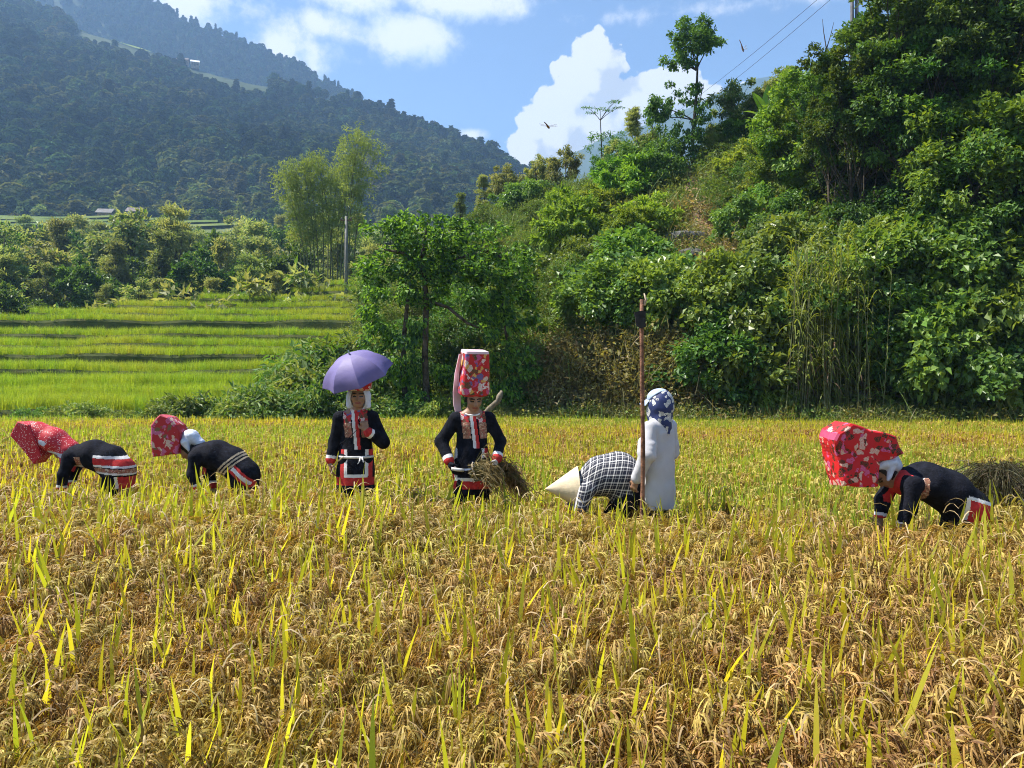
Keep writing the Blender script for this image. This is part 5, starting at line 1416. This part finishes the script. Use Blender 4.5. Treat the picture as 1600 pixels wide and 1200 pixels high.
# ------------------------------------------------------------------ woman under the purple umbrella
W3 = person(556, 7.5, math.radians(-87), 'woman in black and red tunic standing under a purple umbrella')
hc = np.array((.03, .030, 1.405)); Rm = rotm(.04, .06)
eL, wL, eR, wR = (.06, .265, .97), (.19, .125, 1.085), (-.02, -.205, .98), (.02, -.235, .785)
hands3 = [(wL, (-.05, -.25, .95), (-.9, -.3, .1), 1.15, -1), (wR, (.10, .02, -1), (-.3, .9, 0), .45, -1)]
Tu, g3 = standing_woman(W3, eL, wL, eR, wR, hc, Rm, hands3, 5)
lab3 = costume_label(1.27, wL, eL, wR, eR, (.655, .905, .098, .015), .10)
def lab3b(cen, nr):
    m = lab3(cen, nr); x, y, z = cen.T; m[(m == 3) & (z > 1.155)] = 4; m[(nr[:, 0] > .1) & (z > 1.19) & (np.abs(y) < .09) & (m == 0)] = 4; return m
link('tunic', Tu.mesh('tunic', COST + [M['floral']], .0075, .006, 13, lab3b, clip_z(.53)), W3)
S = Field(); S.ell(hc + np.array((-.022, 0, .015)), (.112, .100, .112), .03); 
for s in (-1, 1): S.cone(hc + np.array((-.02, s * .078, 0)), hc + np.array((-.01, s * .088, -.095)), .036, .028, .03)
S.cone(hc + np.array((-.06, 0, -.02)), hc + np.array((-.06, 0, -.12)), .09, .07, .04)
def facecut(p):
    u = p - hc; return np.where(u[:, 0] > -.02, .0, -1) + np.where(u[:, 0] > -.02, (1 - np.sqrt((u[:, 1] / .066) ** 2 + ((u[:, 2] + .025) / .105) ** 2)) * .06, 0)
link('head_scarf', S.mesh('head_scarf', [M['scarf']], .007, .005, 5, cut=facecut), W3)
loft('headdress', hat_rings([(.055, .108, .100, .07, .004), (.075, .122, .116, .06, .006), (.115, .126, .120, .05, .004), (.165, .122, .114, .04, .0), (.185, .10, .095, .04, 0)], hc, rotm(.05, .06), 0), [M['floral']], W3, jitter=.008, seed=9, capA=False, smooth=False)
band('belt', .832, .110, .162, .022, M['white'], W3)
ribbon('belt_tail', [(.125, .075, .835), (.15, .085, .815), (.15, .095, .79)], .014, (0, .8, .5), M['white'], W3)
ribbon('belt_tail', [(.125, .06, .835), (.15, .055, .80), (.148, .04, .775)], .014, (0, .8, .5), M['white'], W3)
ribbon('straw_tie', [(.112, -.10, .835), (.13, -.15, .80), (.10, -.19, .74), (.08, -.22, .68)], [.03, .028, .02, .012], (0, .6, .7), M['cream'], W3)
ribbon('strap', [(.165, .03, 1.09), (.155, -.03, 1.03), (.135, -.09, .985), (.10, -.135, .955)], .010, (0, .4, .8), M['black'], W3)

# umbrella
M['umb'] = plain('purple_umbrella_cloth', (.15, .122, .29), .6, .06, 6, .1, spec=.4)
M['steel'] = plain('umbrella_steel', (.35, .35, .37), .35, .1, 10, metal=.9)
top = P(546, 553, 7.38); ua = np.array((-.27, -.40, .88)); ua /= np.linalg.norm(ua)
um = empty('umbrella', top - ua * .66, label='open purple umbrella held tilted over the woman', cat='umbrella')
um.rotation_euler = V3(ua).to_track_quat('Z', 'Y').to_euler()
RU, HU = .35, .225; nr_, npn = 9, 8
for kpan in range(npn):
    a0, a1 = [2 * math.pi * (kpan + q) / npn for q in (0, 1)]; g_ = []
    for i in range(nr_):
        s = i / (nr_ - 1); row = []
        for j in range(7):
            q = j / 6; sag = 1 - .055 * s * math.sin(q * math.pi); chord = 1 - (1 - math.cos(math.pi / npn)) * math.sin(q * math.pi) * .9
            a = a0 + (a1 - a0) * q; r_ = RU * math.sin(s * 1.28) / math.sin(1.28) * chord * sag
            row.append((r_ * math.cos(a), r_ * math.sin(a), .655 - HU * (1 - math.cos(s * 1.28)) / (1 - math.cos(1.28)) - .012 * s * math.sin(q * math.pi) * 0))
        g_.append(row)
    g_ = np.array(g_); idx = np.arange(nr_ * 7).reshape(nr_, 7); fs = np.stack([idx[:-1, :-1], idx[1:, :-1], idx[1:, 1:], idx[:-1, 1:]], -1).reshape(-1, 4)
    m = MB(); m.add(g_.reshape(-1, 3), fs); v2 = g_.reshape(-1, 3) - np.array((0, 0, .0035)); m.add(v2, fs[:, ::-1].copy())
    link('panel', m.mesh('panel', [M['umb']], True), um)
    m = MB(); rib = [(RU * math.sin(s * 1.28) / math.sin(1.28) * math.cos(a0), RU * math.sin(s * 1.28) / math.sin(1.28) * math.sin(a0), .645 - HU * (1 - math.cos(s * 1.28)) / (1 - math.cos(1.28))) for s in np.linspace(.03, 1.02, 8)]
    m.tube(rib, .0025, 5); link('rib', m.mesh('rib', [M['steel']], True), um)
m = MB(); m.tube([(0, 0, .02), (0, 0, .35), (0, 0, .645)], .005, 7); link('shaft', m.mesh('shaft', [M['steel']], True), um)
m = MB(); m.tube([(0, 0, .645), (0, 0, .665), (0, 0, .695)], [.012, .008, .005], 8); link('ferrule', m.mesh('ferrule', [M['steel']], True), um)
m = MB(); m.tube([(0, 0, -.05), (0, 0, 0), (0, 0, .06)], [.013, .012, .010], 8); link('handle', m.mesh('handle', [M['black']], True), um)

# ------------------------------------------------------------------ bent figures seen from the side
class Side:
    """photo pixels -> local (forward, side, up) of a figure facing left"""
    def __init__(s, px0, Y): s.x0 = px0; s.Y = Y; s.k = F / Y
    def __call__(s, px, py, y=0.0): return np.array(((s.x0 - px) / s.k, y, CAMZ - (py - 600) / s.k))
    def xz(s, px, py): q = s(px, py); return (q[0], q[2])


def bent(root, S_, torso, rad, hip, kn, an, sh, arms, headp, pitch, seed, label=None, mats=None, cloth='tunic', widen=1.38, wrinkle=.007, clip=None):
    B, T, Tu = Field(), Field(), Field()
    Rm = rotm(pitch); hcl = S_(*headp); add_head(B, hcl, Rm)
    tp = [S_(*q) for q in torso]; B.cone(tp[0], hcl + Rm @ np.array((-.03, 0, -.05)), .055, .048, .03)
    fy = (0, 1, 0)
    B.chain(tp, [r * .82 for r in rad], .04, widen, fy); Tu.chain(tp, rad, .05, widen, fy)
    for s, arm in zip((1, -1), arms):
        p = [S_(q[0], q[1], s * q[2]) for q in arm]
        B.chain(p, [.042, .034, .022], .02); Tu.cone(S_(*sh), p[0], .07, .062, .05); Tu.chain([p[0], p[1], p[1] + (p[2] - p[1]) * .9], [.064, .056, .048], .03)
        d = p[2] - p[1]; add_hand(B, p[2], d, (.3, -s * .9, 0), .6, 1.0, s)
    h_, k_, a_ = S_(*hip), S_(*kn), S_(*an)
    for s in (-1, 1):
        q = [np.array((v[0], s * .095, v[2])) for v in (h_, k_, a_)]
        B.chain(q, [.08, .055, .035]); B.cone(q[2], q[2] + np.array((.12, 0, -.03)), .032, .026)
        T.chain(q, [.105, .078, .055], .03)
    hl = head_label(hcl, Rm)
    link('body', B.mesh('body', SKIN, .0068, label=lambda c_, n_: hl(c_)), root)
    link('trousers', T.mesh('trousers', [M['black']], .012, .005, seed + 1), root)
    me = Tu.mesh(cloth, mats or COST, .0078, wrinkle, seed, label, clip)
    return link(cloth, me, root), Rm, hcl


def cuffs(m, cen, arms, S_):
    for s, arm in zip((1, -1), arms):
        t, d = limb_t(cen, S_(arm[0][0], arm[0][1], s * arm[0][2]), S_(arm[1][0], arm[1][1], s * arm[1][2])); m[(d < .085) & (t > -.3) & (t < 1.2) & (cen[:, 1] * s > .085)] = 0
        e, w_ = S_(arm[1][0], arm[1][1], s * arm[1][2]), S_(arm[2][0], arm[2][1], s * arm[2][2]); t, d = limb_t(cen, e, w_)
        m[(d < .075) & (t > .62) & (t < .76)] = 1; m[(d < .075) & (t >= .76)] = 2
        m[(d < .075) & (t > .1) & (t <= .62) & (m != 0)] = 0


# right-hand woman with the big flowered hat
W7 = person(1500, 6.1, math.pi, 'woman bent double in black tunic, big red flowered hat, at the right')
S7 = Side(1500, 6.1); arms7 = [[(1410, 752, .16), (1403, 790, .17), (1392, 824, .16)], [(1412, 752, .15), (1392, 785, .13), (1384, 818, .10)]]
def lab7(cen, nr):
    x, y, z = cen.T; m = np.zeros(len(cen), int)
    zl = .655 + .30 * x; m[(x < .06) & (z < zl - .012)] = 2; m[(x < .06) & (np.abs(z - zl) < .014)] = 1; m[(np.abs(x - .062) < .014) & (z < .67)] = 1
    ch = (x > .33) & (z < .80 - (x - .4) * .2) & (x < .52); m[ch] = 3; m[ch & (x > .415)] = 2; m[ch & (np.abs(x - .375 - .3 * (.8 - z)) < .012)] = 1
    m[(x > .45) & (z < .93) & (x < .56)] = np.where((z < .86), 4, 0)[(x > .45) & (z < .93) & (x < .56)]
    cuffs(m, cen, arms7, S7); return m
bent(W7, S7, [(1412, 753), (1446, 752), (1480, 766), (1508, 792), (1510, 825)], [.105, .142, .150, .150, .14], (1508, 785), (1490, 865), (1505, 955), (1415, 748), arms7, (1383, 738), 1.0, 21, lab7, COST + [M['red']], clip=clip_z(.47))
extr('headdress', [S7.xz(*q) for q in [(1292, 683), (1296, 672), (1317, 659), (1345, 670), (1372, 674), (1390, 681), (1396, 699), (1402, 708), (1388, 716), (1364, 722), (1360, 757), (1304, 758), (1297, 712)]], .135, [M['floral2'], M['hatlining'], M['red'], plain('pink_hat_end', (.46, .06, .13), .6, .1, 12)], W7,
     edge_mats=[3, 0, 0, 0, 2, 2, 0, 0, 0, 0, 0, 0, 0], seed=31)
K = Field(); K.ell(S7(1391, 718), (.055, .085, .062), .03); K.ell(S7(1388, 708, .06), (.04, .045, .035), .02); K.cone(S7(1388, 722, .075), S7(1380, 748, .085), .038, .010, .02); K.cone(S7(1375, 722, .06), S7(1368, 726, .07), .05, .03, .03); K.ell(S7(1396, 728), (.06, .075, .05), .03)
link('head_scarf', K.mesh('head_scarf', [M['scarf']], .0065, .008, 6, wscale=30), W7)

# second from the left
W2 = person(375, 7.85, math.pi, 'woman bent over, wearing striped belt, boxy red hat and white scarf')
S2 = Side(375, 7.85); arms2 = [[(315, 712, .15), (312, 738, .16), (319, 762, .15)], [(317, 712, .15), (318, 740, .13), (326, 764, .10)]]
def lab2(cen, nr):
    x, y, z = cen.T; m = np.zeros(len(cen), int); s = .66 * x + .75 * z
    bl = np.abs(s - .59) < .048; m[bl] = np.where(np.mod((s - .542) / .032, 1) < .55, 3, 0)[bl]
    t, d = limb_t(np.stack([x, z], 1), S2.xz(368, 724), S2.xz(397, 752)); hem = (t > 0) & (s < .535)
    m[hem & (d < .018)] = 1; m[hem & (d >= .018) & (d < .042)] = 2
    tt, dd = limb_t(np.stack([x, z], 1), S2.xz(330, 692), S2.xz(322, 702)); 
    m[(x > .36) & (z < .80) & (x < .48)] = 2
    cuffs(m, cen, arms2, S2); return m
bent(W2, S2, [(313, 710), (338, 711), (362, 721), (382, 741), (382, 765)], [.105, .140, .138, .138, .13], (383, 738), (372, 800), (383, 865), (316, 707), arms2, (294, 700), .85, 24, lab2, [M['black'], M['white'], M['red'], M['cream']], clip=clip_z(.47))
extr('headdress', [S2.xz(*q) for q in [(243, 664), (258, 648), (270, 650), (283, 662), (290, 674), (287, 709), (248, 711), (244, 690)]], .125, [M['floral3'], plain('pink_hat_top', (.50, .07, .10), .6, .1, 12)], W2, edge_mats=[1, 1, 0, 0, 0, 0, 0, 0], seed=33)
K = Field(); K.ell(S2(297, 683), (.075, .09, .072), .03); K.cone(S2(300, 682), S2(312, 692), .06, .05, .03, 1.3, (0, 1, 0)); K.cone(S2(294, 690, .07), S2(300, 704, .07), .045, .015, .02)
link('head_scarf', K.mesh('head_scarf', [M['scarf']], .007, .006, 7, wscale=26), W2)

# leftmost
W1 = person(175, 8.1, math.pi, 'leftmost woman bent over, red dotted hood and shawl covering her head')
S1 = Side(175, 8.1); arms1 = [[(121, 713, .15), (114, 738, .17), (110, 764, .16)], [(120, 713, .15), (103, 736, .14), (100, 762, .12)]]
def lab1(cen, nr):
    x, y, z = cen.T; m = np.zeros(len(cen), int); hp = x < .085; zz = z - .10 * x
    m[hp & (np.abs(zz - .785) < .014)] = 1; m[hp & (zz < .770) & (zz > .705)] = 2; m[hp & (np.abs(zz - .695) < .011)] = 1; m[hp & (np.abs(zz - .655) < .020)] = 3; m[hp & (np.abs(zz - .625) < .010)] = 1
    m[(x < -.13) & (zz < .60)] = 2; m[(np.abs(x + .13) < .014) & (zz < .60)] = 1
    ch = (x > .22) & (x < .48) & (z < .79); m[ch] = 3; m[ch & (x > .36)] = 2; m[ch & (z < .70) & (z > .68)] = 1
    cuffs(m, cen, arms1, S1); return m
bent(W1, S1, [(124, 712), (148, 710), (170, 718), (187, 735), (188, 765)], [.105, .145, .145, .138, .125], (186, 736), (172, 800), (183, 870), (124, 708), arms1, (93, 699), 1.05, 27, lab1, COST, clip=clip_z(.46))
extr('headdress', [S1.xz(*q) for q in [(27, 679), (32, 670), (39, 657), (56, 661), (64, 680), (74, 711), (62, 723), (44, 700)]], .125, [M['dotted'], M['red']], W1, edge_mats=[1, 1, 0, 0, 0, 0, 0, 0], seed=35)
K = Field(); K.chain([S1(58, 674), S1(84, 688), S1(110, 703)], [.10, .115, .10], .05, 1.15, (0, 1, 0)); K.cone(S1(106, 706, .06), S1(112, 742, .10), .06, .03, .04)
def lab_k(cen, nr):
    m = np.zeros(len(cen), int); x, y, z = cen.T
    t, d = limb_t(np.stack([x, z], 1), S1.xz(84, 706), S1.xz(108, 711)); m[(d < .022) & (y > .03)] = 1; t, d = limb_t(np.stack([x, z], 1), S1.xz(74, 690), S1.xz(80, 692)); m[(d < .025) & (y > .05)] = 1
    return m
link('shawl', K.mesh('shawl', [M['dotted'], M['scarf']], .0075, .006, 8, lab_k, wscale=18), W1)

# picker in the checked shirt with a conical hat
P5 = person(985, 7.0, math.pi, 'picker stooping in a dark checked shirt and pale conical hat')
S5 = Side(985, 7.0); arms5 = [[(914, 762, .17), (905, 790, .18), (896, 815, .16)], [(914, 762, .17), (900, 790, .16), (890, 815, .12)]]
sh_o, Rm, hcl = bent(P5, S5, [(912, 757), (938, 744), (968, 741), (984, 768), (984, 795)], [.118, .168, .185, .165, .14], (980, 775), (955, 815), (985, 865), (916, 756), arms5, (896, 765), 1.2, 29, lambda c_, n_: np.where(c_[:, 0] < -.045 - .30 * (c_[:, 2] - .75), 1, 0), [M['plaid'], M['black']], cloth='shirt', widen=1.15, wrinkle=.008, clip=clip_z(.42))
me = sh_o.data; n = len(me.vertices); co = np.empty(n * 3, np.float32); me.vertices.foreach_get('co', co); co = co.reshape(-1, 3)
zc = np.interp(co[:, 0], [0, .25, .42], [.70, .70, .63]); u = np.stack([co[:, 0] + .25 * (co[:, 2] - .7), np.arctan2(co[:, 2] - zc, co[:, 1]) * .17, np.zeros(n)], 1).astype(np.float32)
a_ = me.attributes.new('uvp', 'FLOAT_VECTOR', 'POINT'); a_.data.foreach_set('vector', u.ravel())
M['palmhat'] = plain('palm_leaf_hat', (.60, .50, .34), .6, .08, 5, .2)
ap, bc = S5(851, 764), S5(904, 761); axd = (ap - bc) / np.linalg.norm(ap - bc); hl_ = np.linalg.norm(ap - bc); e1 = np.array((0., 1, 0)); e2 = np.cross(axd, e1)
th = np.linspace(0, 2 * math.pi, 48, endpoint=False); circ = np.cos(th)[:, None] * e1 + np.sin(th)[:, None] * e2
rings = [bc + circ * .178 + axd * .004, bc + circ * .186] + [bc + axd * hl_ * s + circ * .186 * (1 - s) * (1 + .012 * math.sin(s * 3.1) + (.010 if i % 2 else 0)) for i, s in enumerate(np.linspace(.02, .985, 15))]
loft('conical_hat', rings, [M['palmhat']], P5, capA=False, smooth=False)
loft('hat_lining', [bc + circ * .178 + axd * .004, bc + axd * hl_ * .5 + circ * .088, bc + axd * hl_ * .93 + circ * .01], [M['palmhat']], P5, capA=False)

# picker in the white shirt, seen from behind
P6 = person(1030, 6.85, math.radians(136), 'picker standing with back turned, loose white shirt and navy flowered head scarf')
B, T, Tu = Field(), Field(), Field(); hc = np.array((.01, 0, 1.345)); Rm = rotm(.08); add_head(B, hc, Rm); fx = (1, 0, 0)
B.cone((-.015, 0, 1.19), (0, 0, 1.28), .05, .046); B.chain([(0, 0, .76), (0, 0, .95), (0, 0, 1.12), (0, 0, 1.17)], [.115, .11, .118, .07], .05, .66, fx)
Tu.chain([(0, 0, 1.175), (0, 0, 1.10), (0, 0, .95), (0, 0, .78), (-.005, 0, .60), (-.01, 0, .46)], [.085, .144, .150, .152, .158, .160], .04, .74, fx)
for s, e, w_ in ((1, (-.035, .235, .925), (.075, .235, .70)), (-1, (.03, -.215, .92), (.15, -.19, .72))):
    shp = np.array((0, s * .150, 1.145)); e, w_ = np.array(e), np.array(w_); B.chain([shp, e, w_], [.044, .036, .023]); add_hand(B, w_, w_ - e + np.array((0, 0, -.05)), (0, -s, .2), .7, 1, s)
    Tu.cone((0, s * .04, 1.17), shp, .055, .064, .04); Tu.chain([shp, e, e + (w_ - e) * .92], [.070, .066, .056], .02)
    for q in (.62, .80, .97): Tu.cone(shp + (e - shp) * q - np.array((.01, 0, .012)), shp + (e - shp) * q + np.array((.02, 0, .012)), .071, .071, .006)
    for q in (.12, .35, .60): Tu.cone(e + (w_ - e) * q, e + (w_ - e) * (q + .05), .066 - .012 * q, .066 - .012 * q, .006)
legs(B, T, (0, .062, .77), (.03, .07, .41), (0, .08, .08))
hl = head_label(hc, Rm); link('body', B.mesh('body', SKIN, .0068, label=lambda c_, n_: hl(c_)), P6); link('trousers', T.mesh('trousers', [M['trousers']], .012, .004, 2), P6)
link('shirt', Tu.mesh('shirt', [M['shirt']], .0072, .0105, 41, None, clip_z(.44), wscale=16), P6)
K = Field(); K.ell(hc + np.array((-.026, 0, .006)), (.116, .104, .136), .03); K.chain([hc + np.array((-.05, 0, -.05)), hc + np.array((-.055, 0, -.135)), hc + np.array((-.075, 0, -.19))], [.080, .070, .052], .03, 1.12, (0, 1, 0)); K.cone(hc + np.array((-.10, .02, -.17)), hc + np.array((-.125, .03, -.255)), .040, .008, .03); K.cone(hc + np.array((.03, 0, -.07)), hc + np.array((.02, 0, -.14)), .07, .075, .03)
def fc6(p):
    u = p - hc; return np.where(u[:, 0] > .03, (1 - np.sqrt((u[:, 1] / .062) ** 2 + ((u[:, 2] - .0) / .062) ** 2)) * .05, -1)
link('head_scarf', K.mesh('head_scarf', [M['blueflower']], .0065, .006, 9, cut=fc6, wscale=22), P6)
K = Field(); K.ell(hc + np.array((-.012, 0, .050)), (.112, .101, .088), .02); link('cap', K.mesh('cap', [M['cap']], .0065, .002, 3, cut=lambda p: hc[2] + .058 - p[:, 2] - .75 * (p[:, 0] - hc[0])), P6)
vis = []
for s in np.linspace(0, 1, 6):
    a = np.linspace(-1.15, 1.15, 13); r1 = .100 + .085 * s; vis.append(np.stack([hc[0] - .015 + (.112 + .085 * s) * np.cos(a), (.098 + .012 * s) * np.sin(a), hc[2] + .05 - .045 * s - .02 * np.sin(a) ** 2], 1))
vis = np.array(vis); rings_ = np.concatenate([vis, vis[::-1] - np.array((0, 0, .004))]); loft('cap_visor', rings_, [M['cap']], P6, closed=False, capA=False, capB=False)

# ------------------------------------------------------------------ things they use
Yw = 6.5; b0 = np.array((Yw * (1001 - 800) / F, Yw, 0)); o = empty('long_pole', b0, label='tall brown wooden pole with a dark blade near its top, upright by the white shirt', cat='pole')
m = MB(); z = np.linspace(-.25, CAMZ + Yw * (600 - 468) / F, 14); pth = np.stack([.012 * np.sin(z * 2.3) + .014 * z * .7, .01 * np.sin(z * 3.1), z], 1); m.tube(pth, np.linspace(.021, .016, 14) * (1 + .10 * np.sin(np.arange(14) * 2.2)), 8); link('shaft', m.mesh('shaft', [plain('brown_pole_wood', (.20, .095, .055), .75, .3, 14, .5)], True), o)
zt = CAMZ + Yw * (600 - 500) / F; m = MB(); pr = [(-.075, .060), (-.02, .075), (.015, .07), (.015, -.06), (-.03, -.072), (-.062, -.045)]
v = [(x + .02, -.028 + s * .014, zt + zz) for s in (-1, 1) for x, zz in pr]; m.add(v, [tuple(range(6))[::-1], tuple(range(6, 12))] + [(i, (i + 1) % 6, 6 + (i + 1) % 6, 6 + i) for i in range(6)]); link('blade', m.mesh('blade', [plain('dark_iron', (.02, .019, .018), .6, .3, 20)]), o)
m = MB(); m.tube([(.03, 0, zt + .12), (.045, 0, zt + .17), (.03, .01, zt + .22)], [.012, .010, .005], 6); link('splinter', m.mesh('splinter', [M['cream']], True), o)


def sheaf(name, loc, seed, n, L, d, droop, label, spread=.5, r0=.05, rough=.35):
    """tied bunch of cut rice: stalks fan from a tie into drooping heads"""
    rng = R(seed); o = empty(name, loc, label=label, cat='rice sheaf'); d = np.asarray(d, float); d /= np.linalg.norm(d)
    m, h = MB(), MB(); a1 = np.cross(d, (0, 0, 1.)); a1 /= np.linalg.norm(a1); a2 = np.cross(a1, d)
    for _ in range(n):
        q = rng.normal(0, 1, 2); q0 = q * r0 * .5; q1 = q * spread * .5
        t = np.linspace(-.22, 1, 9); f_ = np.abs(t) ** 1.4 * np.where(t < 0, .5, 1)
        pts = np.outer(t * L * rng.uniform(.85 - rough * .35, 1.1), d) + rough * .05 * np.stack([np.sin(t * rng.uniform(1, 5) + rng.uniform(0, 6)) for _ in range(3)], 1) + np.outer(q0[0] + q1[0] * L * f_, a1) + np.outer(q0[1] + q1[1] * L * f_, a2) - np.outer(droop * rng.uniform(1 - .6 * rough, 1 + .25 * rough) * L * np.clip(t, 0, 1) ** 2.2, (0, 0, 1))
        m.strip(pts, rng.uniform(.004, .009), unit(rng, 1)[0], 0, rng.uniform() * (1 - .6 * (rough > .9)))
        if rng.uniform() < .75:
            for _ in range(4):
                s = pts[-1 - rng.randint(3)]; e = rng.normal(0, .6, 3) + d * .6; ln = rng.uniform(.05, .11); u = np.linspace(0, 1, 5)
                h.strip(s + np.outer(ln * u, e / np.linalg.norm(e)) - np.outer(ln * .8 * u ** 2, (0, 0, 1)), np.array([.004, .007, .006, .007, .002]), unit(rng, 1)[0], 0, rng.uniform())
    link('stalks', m.mesh('stalks', [M['sheafstalk']]), o, kind='stuff'); link('heads', h.mesh('heads', [M['sheafhead']]), o, kind='stuff')
    g = MB(); th_ = np.linspace(0, 2 * math.pi, 13); ring = np.outer(np.cos(th_), a1) * r0 * 1.25 + np.outer(np.sin(th_), a2) * r0 * 1.25; g.tube(ring, .006, 5); link('tie', g.mesh('tie', [M['cream']], True), o)
    return o
M['sheafstalk'] = leafy('cut_rice_stalk', (.07, .08, .025), (.20, .17, .06), .2, tcol=(1, 1, .7)); M['sheafold'] = leafy('old_rice_stalk', (.035, .032, .014), (.12, .09, .04), .12, tcol=(1, 1, .7)); M['sheafhead'] = leafy('cut_rice_head', (.14, .085, .035), (.32, .20, .09), .2, tcol=(1, 1, .7))
c4 = P(744, 737, 7.12)
sheaf('rice_sheaf', c4, 51, 220, .19, (.75, -.15, .30), .50, 'bunch of freshly cut rice held by the tall-hatted woman', .75, .07)
sheaf('rice_sheaf', P(782, 738, 7.3), 52, 360, .15, (.55, .3, .35), .9, 'drooping brown sheaf of rice hanging beside the tall-hatted woman', 1.1, .06)
o = sheaf('rice_sheaf', (6.9 * (1562 - 800) / F, 6.9, .72), 53, 1000, .34, (.03, .05, 1), 1.9, 'dark heap of cut rice standing at the right edge', 1.25, .12, rough=1.0); o.scale = (.8, .8, .9)
for ch in o.children:
    if ch.name.startswith(('stalks', 'heads')): ch.data.materials[0] = M['sheafold']
o = empty('sickle', P(712, 734, 7.08), label='sickle with pale wooden handle in the gloved hand of the tall-hatted woman', cat='sickle')
m = MB(); m.tube([(-.04, 0, .01), (.02, 0, .0), (.075, 0, -.005)], [.014, .016, .013], 8); link('handle', m.mesh('handle', [M['hatlining'] if False else M['glove_white']], True), o)
m = MB(); t = np.linspace(0, 1, 10); m.strip(np.stack([.07 + .10 * np.sin(t * 2.2), -.03 * t, .12 * (1 - np.cos(t * 1.7)) * .6], 1), .018 * (1 - .8 * t), (0, .3, 1), 0); link('blade', m.mesh('blade', [M['steel']]), o)
